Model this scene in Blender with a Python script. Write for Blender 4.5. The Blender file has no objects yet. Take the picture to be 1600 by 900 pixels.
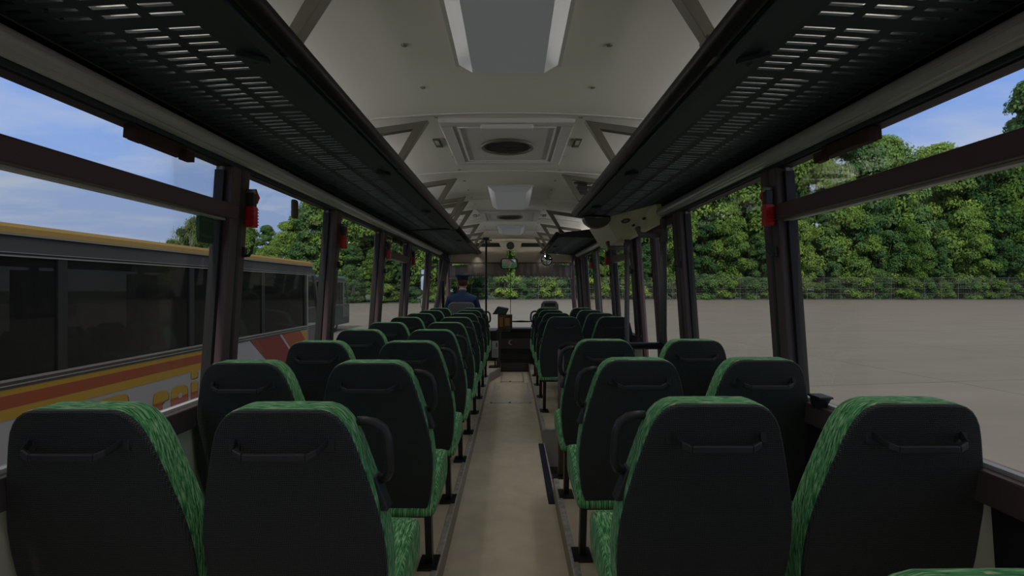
import bpy, bmesh, math, random
from mathutils import Vector, Matrix
PI = math.pi
R = random.Random(7)
sc = bpy.context.scene
EYE = 1.52            # eye height above the aisle floor (z = 0)
GROUND = EYE - 2.4    # the lot lies below the coach floor

# ------------------------------------------------------------------ camera, world, light
cam_d = bpy.data.cameras.new('camera'); cam = bpy.data.objects.new('camera', cam_d)
sc.collection.objects.link(cam); sc.camera = cam
cam.location = (0, 0, EYE); cam.rotation_euler = (PI/2, 0, 0)
cam_d.sensor_width = 36; cam_d.lens = 18; cam_d.clip_start = 0.05; cam_d.clip_end = 2000
sc.view_settings.view_transform = 'Standard'; sc.view_settings.look = 'None'
sc.view_settings.exposure = 0.0; sc.view_settings.gamma = 1.0
sc.view_settings.use_curve_mapping = False

DOWN = 0.66         # watts per metre of the fill lights added under the rack lips
STRIP = 10.5        # glow of unseen fill strips added on the luggage racks to brighten the ceiling
def make_world():
    w = bpy.data.worlds.new('sky'); sc.world = w; w.use_nodes = True
    nt = w.node_tree; nt.nodes.clear(); N = nt.nodes.new; L = nt.links.new
    out = N('ShaderNodeOutputWorld'); bg = N('ShaderNodeBackground')
    tc = N('ShaderNodeTexCoord'); sep = N('ShaderNodeSeparateXYZ'); L(tc.outputs['Generated'], sep.inputs[0])
    ramp = N('ShaderNodeValToRGB'); L(sep.outputs['Z'], ramp.inputs[0])
    e = ramp.color_ramp.elements
    e[0].position = 0.0; e[0].color = (0.27, 0.32, 0.46, 1)
    e[1].position = 0.55; e[1].color = (0.50, 0.49, 0.47, 1)     # pale cloud cover added out of view, whitens the skylight
    m = e.new(0.16); m.color = (0.22, 0.32, 0.56, 1)
    m = e.new(0.30); m.color = (0.17, 0.29, 0.63, 1)
    # clouds: noise on a plane far overhead
    dv = N('ShaderNodeVectorMath'); dv.operation = 'DIVIDE'
    ad = N('ShaderNodeMath'); ad.operation = 'ADD'; ad.inputs[1].default_value = 0.12; L(sep.outputs['Z'], ad.inputs[0])
    cb = N('ShaderNodeCombineXYZ'); L(ad.outputs[0], cb.inputs[0]); L(ad.outputs[0], cb.inputs[1]); cb.inputs[2].default_value = 1
    L(tc.outputs['Generated'], dv.inputs[0]); L(cb.outputs[0], dv.inputs[1])
    mp = N('ShaderNodeMapping'); mp.inputs['Scale'].default_value = (0.9, 1.5, 0.0); mp.inputs['Location'].default_value = (3.3, 1.1, 0)
    L(dv.outputs[0], mp.inputs[0])
    nz = N('ShaderNodeTexNoise'); nz.inputs['Scale'].default_value = 1.1; nz.inputs['Detail'].default_value = 7; nz.inputs['Roughness'].default_value = 0.55
    L(mp.outputs[0], nz.inputs['Vector'])
    cr = N('ShaderNodeValToRGB'); L(nz.outputs[0], cr.inputs[0])
    cr.color_ramp.elements[0].position = 0.46; cr.color_ramp.elements[0].color = (0, 0, 0, 1)
    cr.color_ramp.elements[1].position = 0.74; cr.color_ramp.elements[1].color = (0.85, 0.85, 0.85, 1)
    mx = N('ShaderNodeMix'); mx.data_type = 'RGBA'; L(cr.outputs[0], mx.inputs[0])
    L(ramp.outputs[0], mx.inputs[6]); mx.inputs[7].default_value = (0.44, 0.47, 0.53, 1)
    L(mx.outputs[2], bg.inputs[0]); bg.inputs[1].default_value = 1.3
    L(bg.outputs[0], out.inputs[0])
make_world()
sun_d = bpy.data.lights.new('sun', 'SUN'); sun = bpy.data.objects.new('sun', sun_d); sc.collection.objects.link(sun)
sun_d.energy = 2.6; sun_d.angle = math.radians(3); sun_d.color = (1.0, 0.93, 0.80)
sun.rotation_euler = (math.radians(48), 0, 0)      # comes from behind the coach, along it
sun.rotation_euler = Vector((0.03, 1.0, -0.95)).to_track_quat('-Z', 'Y').to_euler()

# ------------------------------------------------------------------ materials
MATS = {}
def mat(name, col, rough=0.6, metal=0.0, noise=0.0, nscale=20, bump=0.0, bscale=200, spec=0.5, col2=None, stretch=(1,1,1)):
    m = bpy.data.materials.new(name); m.use_nodes = True; nt = m.node_tree
    b = nt.nodes['Principled BSDF']; N = nt.nodes.new; L = nt.links.new
    b.inputs['Base Color'].default_value = (*col, 1); b.inputs['Roughness'].default_value = rough
    b.inputs['Metallic'].default_value = metal; b.inputs['Specular IOR Level'].default_value = spec
    tc = N('ShaderNodeTexCoord'); mp = N('ShaderNodeMapping'); mp.inputs['Scale'].default_value = stretch
    L(tc.outputs['Object'], mp.inputs[0])
    if noise > 0 or col2:
        n = N('ShaderNodeTexNoise'); n.inputs['Scale'].default_value = nscale; n.inputs['Detail'].default_value = 5
        L(mp.outputs[0], n.inputs['Vector'])
        r = N('ShaderNodeValToRGB'); L(n.outputs[0], r.inputs[0])
        c2 = col2 or tuple(c*(1-noise) for c in col); c1 = col if col2 else tuple(min(1, c*(1+noise)) for c in col)
        r.color_ramp.elements[0].position = 0.35; r.color_ramp.elements[0].color = (*c2, 1)
        r.color_ramp.elements[1].position = 0.65; r.color_ramp.elements[1].color = (*c1, 1)
        L(r.outputs[0], b.inputs['Base Color'])
    if bump > 0:
        n2 = N('ShaderNodeTexNoise'); n2.inputs['Scale'].default_value = bscale; L(mp.outputs[0], n2.inputs['Vector'])
        bp = N('ShaderNodeBump'); bp.inputs['Strength'].default_value = bump; bp.inputs['Distance'].default_value = 0.01
        L(n2.outputs[0], bp.inputs['Height']); L(bp.outputs[0], b.inputs['Normal'])
    MATS[name] = m
    return m

mat('ceiling_laminate', (0.66, 0.64, 0.62), 0.55, noise=0.03, nscale=1.2, stretch=(1, .3, 1))
mat('beige_panel', (0.72, 0.67, 0.53), 0.6, noise=0.03, nscale=3)
mat('header_beige', (0.66, 0.62, 0.48), 0.5)
mat('aisle_vinyl', (0.66, 0.59, 0.47), 0.75, noise=0.06, nscale=7, bump=0.05, bscale=300)
mat('platform_vinyl', (0.58, 0.50, 0.38), 0.8, noise=0.05, nscale=9)
mat('riser_grey', (0.30, 0.26, 0.22), 0.6)
mat('alu', (0.52, 0.51, 0.50), 0.45, 0.35, noise=0.25, nscale=30)
mat('frame_aubergine', (0.095, 0.060, 0.066), 0.5)
mat('rubber_black', (0.008, 0.008, 0.009), 0.6)
mat('seal_light', (0.45, 0.45, 0.45), 0.5)
mat('rack_teal', (0.019, 0.040, 0.048), 0.65)
mat('tube_black', (0.005, 0.005, 0.005), 0.42, spec=0.25)
mat('duct_grey', (0.46, 0.455, 0.47), 0.25, spec=0.6)
mat('plastic_black', (0.028, 0.029, 0.030), 0.45)
mat('bracket_taupe', (0.105, 0.095, 0.078), 0.5)
mat('leg_black', (0.015, 0.016, 0.017), 0.4)
mat('pole_grey', (0.11, 0.10, 0.098), 0.45)
mat('lamp_cover', (0.42, 0.45, 0.50), 0.25, spec=0.6)
mat('hatch_plastic', (0.52, 0.50, 0.53), 0.45)
mat('vent_dark', (0.02, 0.02, 0.035), 0.4)
mat('chrome', (0.30, 0.30, 0.30), 0.35, 0.5)
mat('red_plastic', (0.55, 0.010, 0.012), 0.35)
mat('valance', (0.30, 0.26, 0.245), 0.9, noise=0.1, nscale=12, stretch=(3,1,.5))
mat('blind', (0.72, 0.64, 0.53), 0.8)
mat('curtain_grey', (0.10, 0.095, 0.10), 0.9)
mat('curtain_light', (0.20, 0.18, 0.17), 0.9)
mat('navy_nosing', (0.012, 0.012, 0.035), 0.5)
mat('dash_black', (0.018, 0.019, 0.020), 0.5)
mat('dash_grey', (0.06, 0.06, 0.062), 0.4)
mat('box_brown', (0.075, 0.042, 0.016), 0.6, noise=0.5, nscale=14)
mat('box_yellow', (0.30, 0.17, 0.03), 0.6)
mat('paper_white', (0.45, 0.46, 0.52), 0.6)
mat('driver_seat_grey', (0.16, 0.14, 0.14), 0.9, noise=0.3, nscale=60)
mat('skin', (0.55, 0.28, 0.19), 0.55)
mat('uniform_blue', (0.022, 0.048, 0.125), 0.85, bump=0.1)
mat('cap_blue', (0.010, 0.018, 0.055), 0.8)
mat('hair_brown', (0.09, 0.025, 0.010), 0.7)
mat('sticker_green', (0.010, 0.055, 0.016), 0.5)
mat('sticker_brown', (0.07, 0.055, 0.03), 0.6)
mat('sticker_green_light', (0.04, 0.10, 0.05), 0.5)
mat('concrete_kerb', (0.13, 0.125, 0.12), 0.9, noise=0.1)
mat('fence_grey', (0.15, 0.15, 0.145), 0.6)
mat('bark', (0.07, 0.05, 0.035), 0.9, noise=0.4, nscale=5)
mat('tire', (0.015, 0.015, 0.015), 0.8)
mat('coach_white', (0.36, 0.36, 0.39), 0.6)
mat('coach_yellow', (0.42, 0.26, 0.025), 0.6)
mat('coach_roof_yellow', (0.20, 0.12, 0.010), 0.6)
mat('coach_orange', (0.30, 0.065, 0.022), 0.6)
mat('coach_red', (0.20, 0.026, 0.018), 0.6)
mat('coach_grey', (0.060, 0.058, 0.055), 0.6)
mat('coach_trim', (0.30, 0.29, 0.27), 0.5)
mat('coach_dark', (0.012, 0.012, 0.011), 0.6)
mat('coach_teal', (0.02, 0.12, 0.08), 0.5)
mat('coach_curtain', (0.045, 0.022, 0.014), 0.9)
mat('coach_screen', (0.12, 0.12, 0.115), 0.9)

def emis(name, col, st, base):
    m = mat(name, base, 0.3); b = m.node_tree.nodes['Principled BSDF']
    b.inputs['Emission Color'].default_value = (*col, 1); b.inputs['Emission Strength'].default_value = st
emis('fill_strip_glow', (1.0, 0.95, 0.86), STRIP, (.8,.8,.8))  # emission of the fill strips added on the racks
emis('lamp_cover', (0.85, 0.93, 1.0), .04, (0.32, 0.34, 0.38))  # faint glow added to the unlit covers, evens out their shading
def fabric_green():
    m = bpy.data.materials.new('green_fabric'); m.use_nodes = True; nt = m.node_tree
    b = nt.nodes['Principled BSDF']; N = nt.nodes.new; L = nt.links.new
    b.inputs['Roughness'].default_value = 0.95; b.inputs['Specular IOR Level'].default_value = 0.2
    b.inputs['Sheen Weight'].default_value = 0.08
    uv = N('ShaderNodeUVMap'); mp = N('ShaderNodeMapping'); mp.inputs['Scale'].default_value = (28, 190, 1); L(uv.outputs[0], mp.inputs[0])
    n = N('ShaderNodeTexNoise'); n.inputs['Scale'].default_value = 1; n.inputs['Detail'].default_value = 3; n.inputs['Distortion'].default_value = 0.5
    L(mp.outputs[0], n.inputs['Vector'])
    r = N('ShaderNodeValToRGB'); L(n.outputs[0], r.inputs[0]); e = r.color_ramp.elements
    e[0].position = 0.36; e[0].color = (0.022, 0.125, 0.045, 1)
    e[1].position = 0.68; e[1].color = (0.42, 0.66, 0.38, 1)
    k = e.new(0.50); k.color = (0.085, 0.34, 0.12, 1)
    mp2 = N('ShaderNodeMapping'); mp2.inputs['Scale'].default_value = (40, 130, 1); mp2.inputs['Location'].default_value = (3, 9, 0); L(uv.outputs[0], mp2.inputs[0])
    n2 = N('ShaderNodeTexNoise'); n2.inputs['Scale'].default_value = 1; L(mp2.outputs[0], n2.inputs['Vector'])
    r2 = N('ShaderNodeValToRGB'); L(n2.outputs[0], r2.inputs[0]); r2.color_ramp.elements[0].position = 0.66; r2.color_ramp.elements[1].position = 0.72
    mx = N('ShaderNodeMix'); mx.data_type = 'RGBA'; L(r2.outputs[0], mx.inputs[0]); L(r.outputs[0], mx.inputs[6]); mx.inputs[7].default_value = (0.65, 0.45, 0.30, 1)
    L(mx.outputs[2], b.inputs['Base Color'])
    MATS['green_fabric'] = m
fabric_green()
def fabric_black():
    m = bpy.data.materials.new('black_fabric'); m.use_nodes = True; nt = m.node_tree
    b = nt.nodes['Principled BSDF']; N = nt.nodes.new; L = nt.links.new
    b.inputs['Roughness'].default_value = 0.75; b.inputs['Specular IOR Level'].default_value = 0.45
    tc = N('ShaderNodeTexCoord'); hs = []
    for sc_, ax in ((75, 'X'), (60, 'Z')):
        w = N('ShaderNodeTexWave'); w.inputs['Scale'].default_value = sc_; w.bands_direction = ax
        w.inputs['Distortion'].default_value = 2.5; w.inputs['Detail'].default_value = 1; L(tc.outputs['Object'], w.inputs['Vector']); hs.append(w)
    mu = N('ShaderNodeMath'); mu.operation = 'MULTIPLY'; L(hs[0].outputs['Fac'], mu.inputs[0]); L(hs[1].outputs['Fac'], mu.inputs[1])
    r = N('ShaderNodeValToRGB'); L(mu.outputs[0], r.inputs[0])
    r.color_ramp.elements[0].color = (0.014, 0.017, 0.017, 1); r.color_ramp.elements[1].color = (0.095, 0.098, 0.098, 1)
    L(r.outputs[0], b.inputs['Base Color'])
    n = N('ShaderNodeTexNoise'); n.inputs['Scale'].default_value = 60; L(tc.outputs['Object'], n.inputs['Vector'])
    ad = N('ShaderNodeMath'); L(mu.outputs[0], ad.inputs[0]); L(n.outputs[0], ad.inputs[1])
    bp = N('ShaderNodeBump'); bp.inputs['Strength'].default_value = 0.35; bp.inputs['Distance'].default_value = 0.004
    L(ad.outputs[0], bp.inputs['Height']); L(bp.outputs[0], b.inputs['Normal'])
    MATS['black_fabric'] = m
fabric_black()

def glass(name, tint, haze, gloss=0.05):
    m = bpy.data.materials.new(name); m.use_nodes = True; nt = m.node_tree; nt.nodes.clear(); N = nt.nodes.new; L = nt.links.new
    out = N('ShaderNodeOutputMaterial'); t = N('ShaderNodeBsdfTransparent'); t.inputs[0].default_value = (*tint, 1)
    d = N('ShaderNodeBsdfDiffuse'); d.inputs[0].default_value = (0.5, 0.51, 0.53, 1)
    g = N('ShaderNodeBsdfGlossy'); g.inputs['Roughness'].default_value = 0.02
    m1 = N('ShaderNodeMixShader'); m1.inputs[0].default_value = haze; L(t.outputs[0], m1.inputs[1]); L(d.outputs[0], m1.inputs[2])
    fr = N('ShaderNodeFresnel'); fr.inputs[0].default_value = 1.2
    mu = N('ShaderNodeMath'); mu.operation = 'MULTIPLY'; mu.inputs[1].default_value = gloss/0.05; L(fr.outputs[0], mu.inputs[0])
    m2 = N('ShaderNodeMixShader'); L(mu.outputs[0], m2.inputs[0]); L(m1.outputs[0], m2.inputs[1]); L(g.outputs[0], m2.inputs[2])
    L(m2.outputs[0], out.inputs[0]); MATS[name] = m
glass('window_glass', (0.90, 0.90, 0.88), 0.010, 0.004)
glass('vent_glass', (0.97, 0.98, 0.98), 0.005, 0.02)
glass('coach_glass', (0.42, 0.42, 0.40), 0.02, 0.05)

def leaf_mat(name, ca, cb, cc):
    m = bpy.data.materials.new(name); m.use_nodes = True; nt = m.node_tree; nt.nodes.clear(); N = nt.nodes.new; L = nt.links.new
    out = N('ShaderNodeOutputMaterial'); d = N('ShaderNodeBsdfDiffuse'); t = N('ShaderNodeBsdfTranslucent')
    oi = N('ShaderNodeObjectInfo'); g = N('ShaderNodeNewGeometry')
    tc = N('ShaderNodeTexCoord'); n = N('ShaderNodeTexNoise'); n.inputs['Scale'].default_value = 0.35; n.inputs['Detail'].default_value = 4
    L(tc.outputs['Object'], n.inputs['Vector'])
    r = N('ShaderNodeValToRGB'); L(n.outputs[0], r.inputs[0]); e = r.color_ramp.elements
    e[0].position = 0.35; e[0].color = (*ca, 1); e[1].position = 0.68; e[1].color = (*cb, 1)
    mx = N('ShaderNodeMix'); mx.data_type = 'RGBA'; L(g.outputs['Random Per Island'], mx.inputs[0]); L(r.outputs[0], mx.inputs[6]); mx.inputs[7].default_value = (*cc, 1)
    hs = N('ShaderNodeHueSaturation'); L(mx.outputs[2], hs.inputs['Color'])
    mr = N('ShaderNodeMapRange'); L(oi.outputs['Random'], mr.inputs[0]); mr.inputs[3].default_value = 0.65; mr.inputs[4].default_value = 1.2; L(mr.outputs[0], hs.inputs['Value'])
    mh = N('ShaderNodeMapRange'); L(oi.outputs['Random'], mh.inputs[0]); mh.inputs[3].default_value = 0.52; mh.inputs[4].default_value = 0.485; L(mh.outputs[0], hs.inputs['Hue'])
    L(hs.outputs[0], d.inputs[0]); L(hs.outputs[0], t.inputs[0])
    ms = N('ShaderNodeMixShader'); ms.inputs[0].default_value = 0.3; L(d.outputs[0], ms.inputs[1]); L(t.outputs[0], ms.inputs[2]); L(ms.outputs[0], out.inputs[0])
    MATS[name] = m
leaf_mat('leaf_fresh', (0.07, 0.16, 0.055), (0.36, 0.52, 0.10), (0.20, 0.34, 0.085))
leaf_mat('leaf_deep', (0.035, 0.095, 0.055), (0.22, 0.36, 0.10), (0.10, 0.22, 0.085))
leaf_mat('leaf_pale', (0.20, 0.27, 0.09), (0.34, 0.42, 0.13), (0.26, 0.33, 0.11))
mat('crown_shade', (0.018, 0.045, 0.016), 0.9)  # dark colour standing in for the shade inside the crowns

def paving():
    m = bpy.data.materials.new('lot_paving'); m.use_nodes = True; nt = m.node_tree
    b = nt.nodes['Principled BSDF']; N = nt.nodes.new; L = nt.links.new; b.inputs['Roughness'].default_value = 0.9; b.inputs['Specular IOR Level'].default_value = 0.2
    tc = N('ShaderNodeTexCoord'); n = N('ShaderNodeTexNoise'); n.inputs['Scale'].default_value = 0.3; n.inputs['Detail'].default_value = 9; n.inputs['Roughness'].default_value = 0.7
    mp0 = N('ShaderNodeMapping'); mp0.inputs['Scale'].default_value = (0.6, 2.5, 1); L(tc.outputs['Object'], mp0.inputs[0]); L(mp0.outputs[0], n.inputs['Vector'])
    r = N('ShaderNodeValToRGB'); L(n.outputs[0], r.inputs[0]); r.color_ramp.elements[0].position = 0.25; r.color_ramp.elements[1].position = 0.75
    r.color_ramp.elements[0].color = (0.160, 0.149, 0.138, 1); r.color_ramp.elements[1].color = (0.205, 0.191, 0.177, 1)
    mp = N('ShaderNodeMapping'); mp.inputs['Rotation'].default_value = (0, 0, math.radians(-8)); mp.inputs['Location'].default_value = (1.0, 2.6, 0); L(tc.outputs['Object'], mp.inputs[0])
    br = N('ShaderNodeTexBrick'); br.offset = 0; br.inputs['Scale'].default_value = 1; br.inputs['Brick Width'].default_value = 7; br.inputs['Row Height'].default_value = 7
    br.inputs['Mortar Size'].default_value = 0.018; br.inputs['Mortar Smooth'].default_value = 0.3
    br.inputs['Color1'].default_value = (1, 1, 1, 1); br.inputs['Color2'].default_value = (.93, .93, .93, 1); br.inputs['Mortar'].default_value = (.35, .35, .35, 1)
    L(mp.outputs[0], br.inputs['Vector'])
    mx = N('ShaderNodeMix'); mx.data_type = 'RGBA'; mx.blend_type = 'MULTIPLY'; mx.inputs[0].default_value = 1; L(r.outputs[0], mx.inputs[6]); L(br.outputs[0], mx.inputs[7]); L(mx.outputs[2], b.inputs['Base Color'])
    MATS['lot_paving'] = m
paving()
def letter_mat():
    m = bpy.data.materials.new('letter_paint'); m.use_nodes = True; nt = m.node_tree
    b = nt.nodes['Principled BSDF']; N = nt.nodes.new; L = nt.links.new; b.inputs['Roughness'].default_value = 0.6
    tc = N('ShaderNodeTexCoord'); s = N('ShaderNodeSeparateXYZ'); L(tc.outputs['Object'], s.inputs[0])
    gt = N('ShaderNodeMath'); gt.operation = 'GREATER_THAN'; gt.inputs[1].default_value = 0.245; L(s.outputs['Z'], gt.inputs[0])
    mx = N('ShaderNodeMix'); mx.data_type = 'RGBA'; L(gt.outputs[0], mx.inputs[0]); mx.inputs[6].default_value = (0.30, 0.065, 0.022, 1); mx.inputs[7].default_value = (0.42, 0.26, 0.025, 1)
    L(mx.outputs[2], b.inputs['Base Color']); MATS['letter_paint'] = m
letter_mat()

# ------------------------------------------------------------------ mesh helpers
class MB:
    def __init__(s): s.v = []; s.f = []; s.uv = None
    def add(s, vs, fs):
        o = len(s.v); s.v += [tuple(p) for p in vs]; s.f += [tuple(i+o for i in f) for f in fs]; return s
    def hexa(s, p):   # 8 points: bottom ring 0-3, top ring 4-7
        return s.add(p, [(0,3,2,1),(4,5,6,7),(0,1,5,4),(1,2,6,5),(2,3,7,6),(3,0,4,7)])
    def box(s, x0, x1, y0, y1, z0, z1):
        return s.hexa([(x0,y0,z0),(x1,y0,z0),(x1,y1,z0),(x0,y1,z0),(x0,y0,z1),(x1,y0,z1),(x1,y1,z1),(x0,y1,z1)])
    def tube(s, pts, r, n=10, cap=True, flat=1.0):
        pts = [Vector(p) for p in pts]; rings = []; up = None
        for i, p in enumerate(pts):
            d = (pts[min(i+1, len(pts)-1)] - pts[max(i-1, 0)]).normalized()
            if up is None:
                up = Vector((0,0,1)) if abs(d.z) < .9 else Vector((1,0,0))
            a = d.cross(up).normalized(); b = a.cross(d).normalized(); up = b
            rr = r[i] if isinstance(r, (list, tuple)) else r
            rings.append([p + a*math.cos(2*PI*k/n)*rr + b*math.sin(2*PI*k/n)*rr*flat for k in range(n)])
        vs = [q for rg in rings for q in rg]; fs = []
        for i in range(len(rings)-1):
            for k in range(n):
                fs.append((i*n+k, i*n+(k+1)%n, (i+1)*n+(k+1)%n, (i+1)*n+k))
        if cap:
            fs.append(tuple(range(n))[::-1]); fs.append(tuple(len(vs)-n+k for k in range(n)))
        return s.add(vs, fs)
    def prism(s, poly, a0, a1, axis):   # polygon in the other two axes, extruded along axis from a0 to a1
        def P(u, v, a): return {'x': (a,u,v), 'y': (u,a,v), 'z': (u,v,a)}[axis]
        n = len(poly); vs = [P(u,v,a0) for u,v in poly] + [P(u,v,a1) for u,v in poly]
        fs = [tuple(range(n)), tuple(range(2*n-1, n-1, -1))] + [(i, i+n, (i+1)%n+n, (i+1)%n) for i in range(n)]
        return s.add(vs, fs)
    def ell(s, c, r, nu=14, nv=9):
        vs = [(c[0], c[1], c[2]-r[2])]; fs = []
        for j in range(1, nv):
            t = -PI/2 + PI*j/nv
            for i in range(nu):
                a = 2*PI*i/nu; vs.append((c[0]+r[0]*math.cos(t)*math.cos(a), c[1]+r[1]*math.cos(t)*math.sin(a), c[2]+r[2]*math.sin(t)))
        vs.append((c[0], c[1], c[2]+r[2]))
        for i in range(nu): fs.append((0, 1+(i+1)%nu, 1+i))
        for j in range(nv-2):
            for i in range(nu): fs.append((1+j*nu+i, 1+j*nu+(i+1)%nu, 1+(j+1)*nu+(i+1)%nu, 1+(j+1)*nu+i))
        b = 1+(nv-2)*nu
        for i in range(nu): fs.append((b+i, b+(i+1)%nu, len(vs)-1))
        return s.add(vs, fs)
    def build(s, name, m, parent=None, smooth=False, bevel=0, offset=None, seg=2, sub=0, autos=True):
        me = bpy.data.meshes.new(name); me.from_pydata(s.v, [], s.f)
        if autos:
            b = bmesh.new(); b.from_mesh(me); bmesh.ops.recalc_face_normals(b, faces=b.faces); b.to_mesh(me); b.free()
        me.materials.append(MATS[m]); me.polygons.foreach_set('use_smooth', [smooth]*len(me.polygons))
        o = bpy.data.objects.new(name, me); sc.collection.objects.link(o)
        if parent: o.parent = parent
        if bevel:
            md = o.modifiers.new('bevel', 'BEVEL'); md.width = bevel; md.segments = seg; md.limit_method = 'ANGLE'; md.angle_limit = math.radians(40)
        if sub:
            md = o.modifiers.new('sub', 'SUBSURF'); md.levels = sub; md.render_levels = sub
        return o
def rrect(w, h, r, n=6):
    p = []
    for cx_, cy_, a in ((w-r,h-r,0),(-w+r,h-r,PI/2),(-w+r,-h+r,PI),(w-r,-h+r,1.5*PI)):
        for k in range(n+1): p.append((cx_+r*math.cos(a+PI/2*k/n), cy_+r*math.sin(a+PI/2*k/n)))
    return p
def tag(o, label=None, cat=None, group=None, kind=None):
    if label: o['label'] = label
    if cat: o['category'] = cat
    if group: o['group'] = group
    if kind: o['kind'] = kind
    return o
def thing(name, label, cat, loc=(0,0,0), group=None, rz=0):
    o = bpy.data.objects.new(name, None); sc.collection.objects.link(o); o.empty_display_size = 0.1
    o.location = loc; o.rotation_euler = (0,0,rz); return tag(o, label, cat, group)
def struct(o, label): return tag(o, label, kind='structure')
def sempty(name, label, loc=(0,0,0)):
    o = bpy.data.objects.new(name, None); sc.collection.objects.link(o); o.location = loc; return tag(o, label, kind='structure')
def copy_tree(o, parent=None):
    c = o.copy(); sc.collection.objects.link(c); c.parent = parent
    for ch in list(o.children): copy_tree(ch, c)
    return c
def H(h): return EYE + h
LX, RX, LEAN = -1.257, 1.207, 0.07
def wx(side, h):       # inner wall surface at height h above the eye; the walls lean in towards the roof
    return (LX + LEAN*h) if side < 0 else (RX - LEAN*h)
def wall_slab(mb, side, y0, y1, h0, h1, t0, t1):   # slab following the leaning wall; t0 / t1 = offset outwards of inner / outer face
    a, b = side*t0, side*t1
    mb.hexa([(wx(side,h0)+a,y0,H(h0)),(wx(side,h0)+b,y0,H(h0)),(wx(side,h0)+b,y1,H(h0)),(wx(side,h0)+a,y1,H(h0)),
             (wx(side,h1)+a,y0,H(h1)),(wx(side,h1)+b,y0,H(h1)),(wx(side,h1)+b,y1,H(h1)),(wx(side,h1)+a,y1,H(h1))])

REAR, FRONT = -3.3, 10.2
PLAT = 0.145
WT, WB = 0.53, -0.47     # window top and bottom above the eye

# ------------------------------------------------------------------ ground and lot
g = MB(); g.add([(-400,-300,0),(400,-300,0),(400,100,0),(-400,100,0)], [(0,1,2,3)])
o = g.build('ground', 'lot_paving'); o.location = (0,0,GROUND); struct(o, 'pale concrete parking lot with fine joints')
g = MB(); g.box(-140, 260, 100, 112, 0, 0.14); o = g.build('kerb', 'concrete_kerb'); o.location = (0,0,GROUND)
struct(o, 'grey kerb strip at the far edge of the lot below the trees')
mat('grass_dark', (0.05, 0.10, 0.03), 0.95, noise=0.3)
g = MB(); g.add([(-400,100,-.02),(400,100,-.02),(400,400,-.02),(-400,400,-.02)], [(0,1,2,3)])
o = g.build('ground', 'grass_dark'); o.location = (0,0,GROUND); struct(o, 'dark verge under the trees')
g = MB(); g.box(-120, -8, 80, 100, 0, 0.14); o = g.build('kerb', 'grass_dark'); o.location = (0,0,GROUND)
struct(o, 'green verge in front of the trees on the left of the lot')

# ------------------------------------------------------------------ floor
AL, AR = -0.365, 0.302   # aisle risers
f = MB(); f.box(AL, AR, REAR, 9.28, -0.05, 0); f.build('floor', 'aisle_vinyl'); struct(bpy.data.objects['floor'], 'beige vinyl aisle floor')
f = MB()
f.prism([(AL-.012,REAR),(AL-.012,8.25),(-0.215,8.85),(-0.215,10.1),(-1.36,10.1),(-1.36,REAR)], -0.05, PLAT, 'z')
o = f.build('floor_platform_left', 'platform_vinyl'); struct(o, 'raised beige seat platform left of the aisle')
f = MB(); f.prism([(AL,REAR),(AL,8.25),(-0.203,8.85),(-0.203,9.28),(-0.213,9.28),(-0.213,8.86),(AL-.010,8.26),(AL-.010,REAR)], 0, PLAT-.012, 'z'); o = f.build('riser', 'riser_grey', o)
f = MB(); f.box(AR+.012, 1.33, REAR, 3.75, -0.05, PLAT); f.box(AR+.012, 1.33, 5.0, 8.3, -0.05, PLAT); f.box(AR+.012, .95, 8.3, 9.26, -0.05, PLAT)
o = f.build('floor_platform_right', 'platform_vinyl'); struct(o, 'raised beige seat platform right of the aisle, open at the middle door')
f = MB(); f.box(AR, AR+.011, REAR, 3.74, 0, PLAT-.012); f.box(AR, AR+.011, 5.0, 9.25, 0, PLAT-.012); f.box(AR, 1.30, 4.99, 4.999, -.5, PLAT-.012); f.box(AR+.012, 1.30, 3.751, 3.76, -.5, PLAT-.012)
f.build('riser', 'riser_grey', o)
# metal edge strips
tr = MB(); w = .03
tr.prism([(AL+.004,REAR),(AL+.004,8.25),(-0.199,8.85),(-0.199,9.28),(-0.225,9.28),(-0.225,8.86),(AL-w+.002,8.27),(AL-w+.002,REAR)], PLAT-.014, PLAT+.006, 'z')
struct(tr.build('trim_1', 'alu', bevel=.003), 'worn metal edge strip along the left platform')
tr = MB(); tr.box(AR-.004, AR+w, REAR, 3.755, PLAT-.014, PLAT+.006); struct(tr.build('trim_2', 'alu', bevel=.003), 'worn metal edge strip along the right platform behind the middle door')
tr = MB(); tr.box(AR-.004, AR+w, 4.985, 9.24, PLAT-.014, PLAT+.006); tr.box(AR+w, 1.25, 4.985, 5.012, PLAT-.014, PLAT+.006)
struct(tr.build('trim_3', 'alu', bevel=.003), 'metal edge strip along the right platform ahead of the middle door')
# stairwell of the middle door
st = MB(); st.box(AR, .55, 3.76, 4.985, -.30, -.22); st.box(.55, .85, 3.76, 4.985, -.50, -.42); st.box(.85, 1.30, 3.76, 4.985, -.68, -.62)
st.box(AR-.001, AR+.012, 3.76, 4.985, -.25, -.01); st.box(.54, .552, 3.76, 4.985, -.45, -.22); st.box(.84, .852, 3.76, 4.985, -.65, -.42)
o = st.build('floor_stairwell', 'rubber_black'); struct(o, 'dark steps down to the middle door')
tr = MB(); tr.box(AR-.045, AR+.004, 3.6, 4.985, -.012, .006); tr.build('nosing', 'navy_nosing', o)
tr = MB(); tr.box(AR+.004, AR+.016, 3.76, 4.985, -.012, .010); tr.build('edge_strip', 'alu', o)
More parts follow.
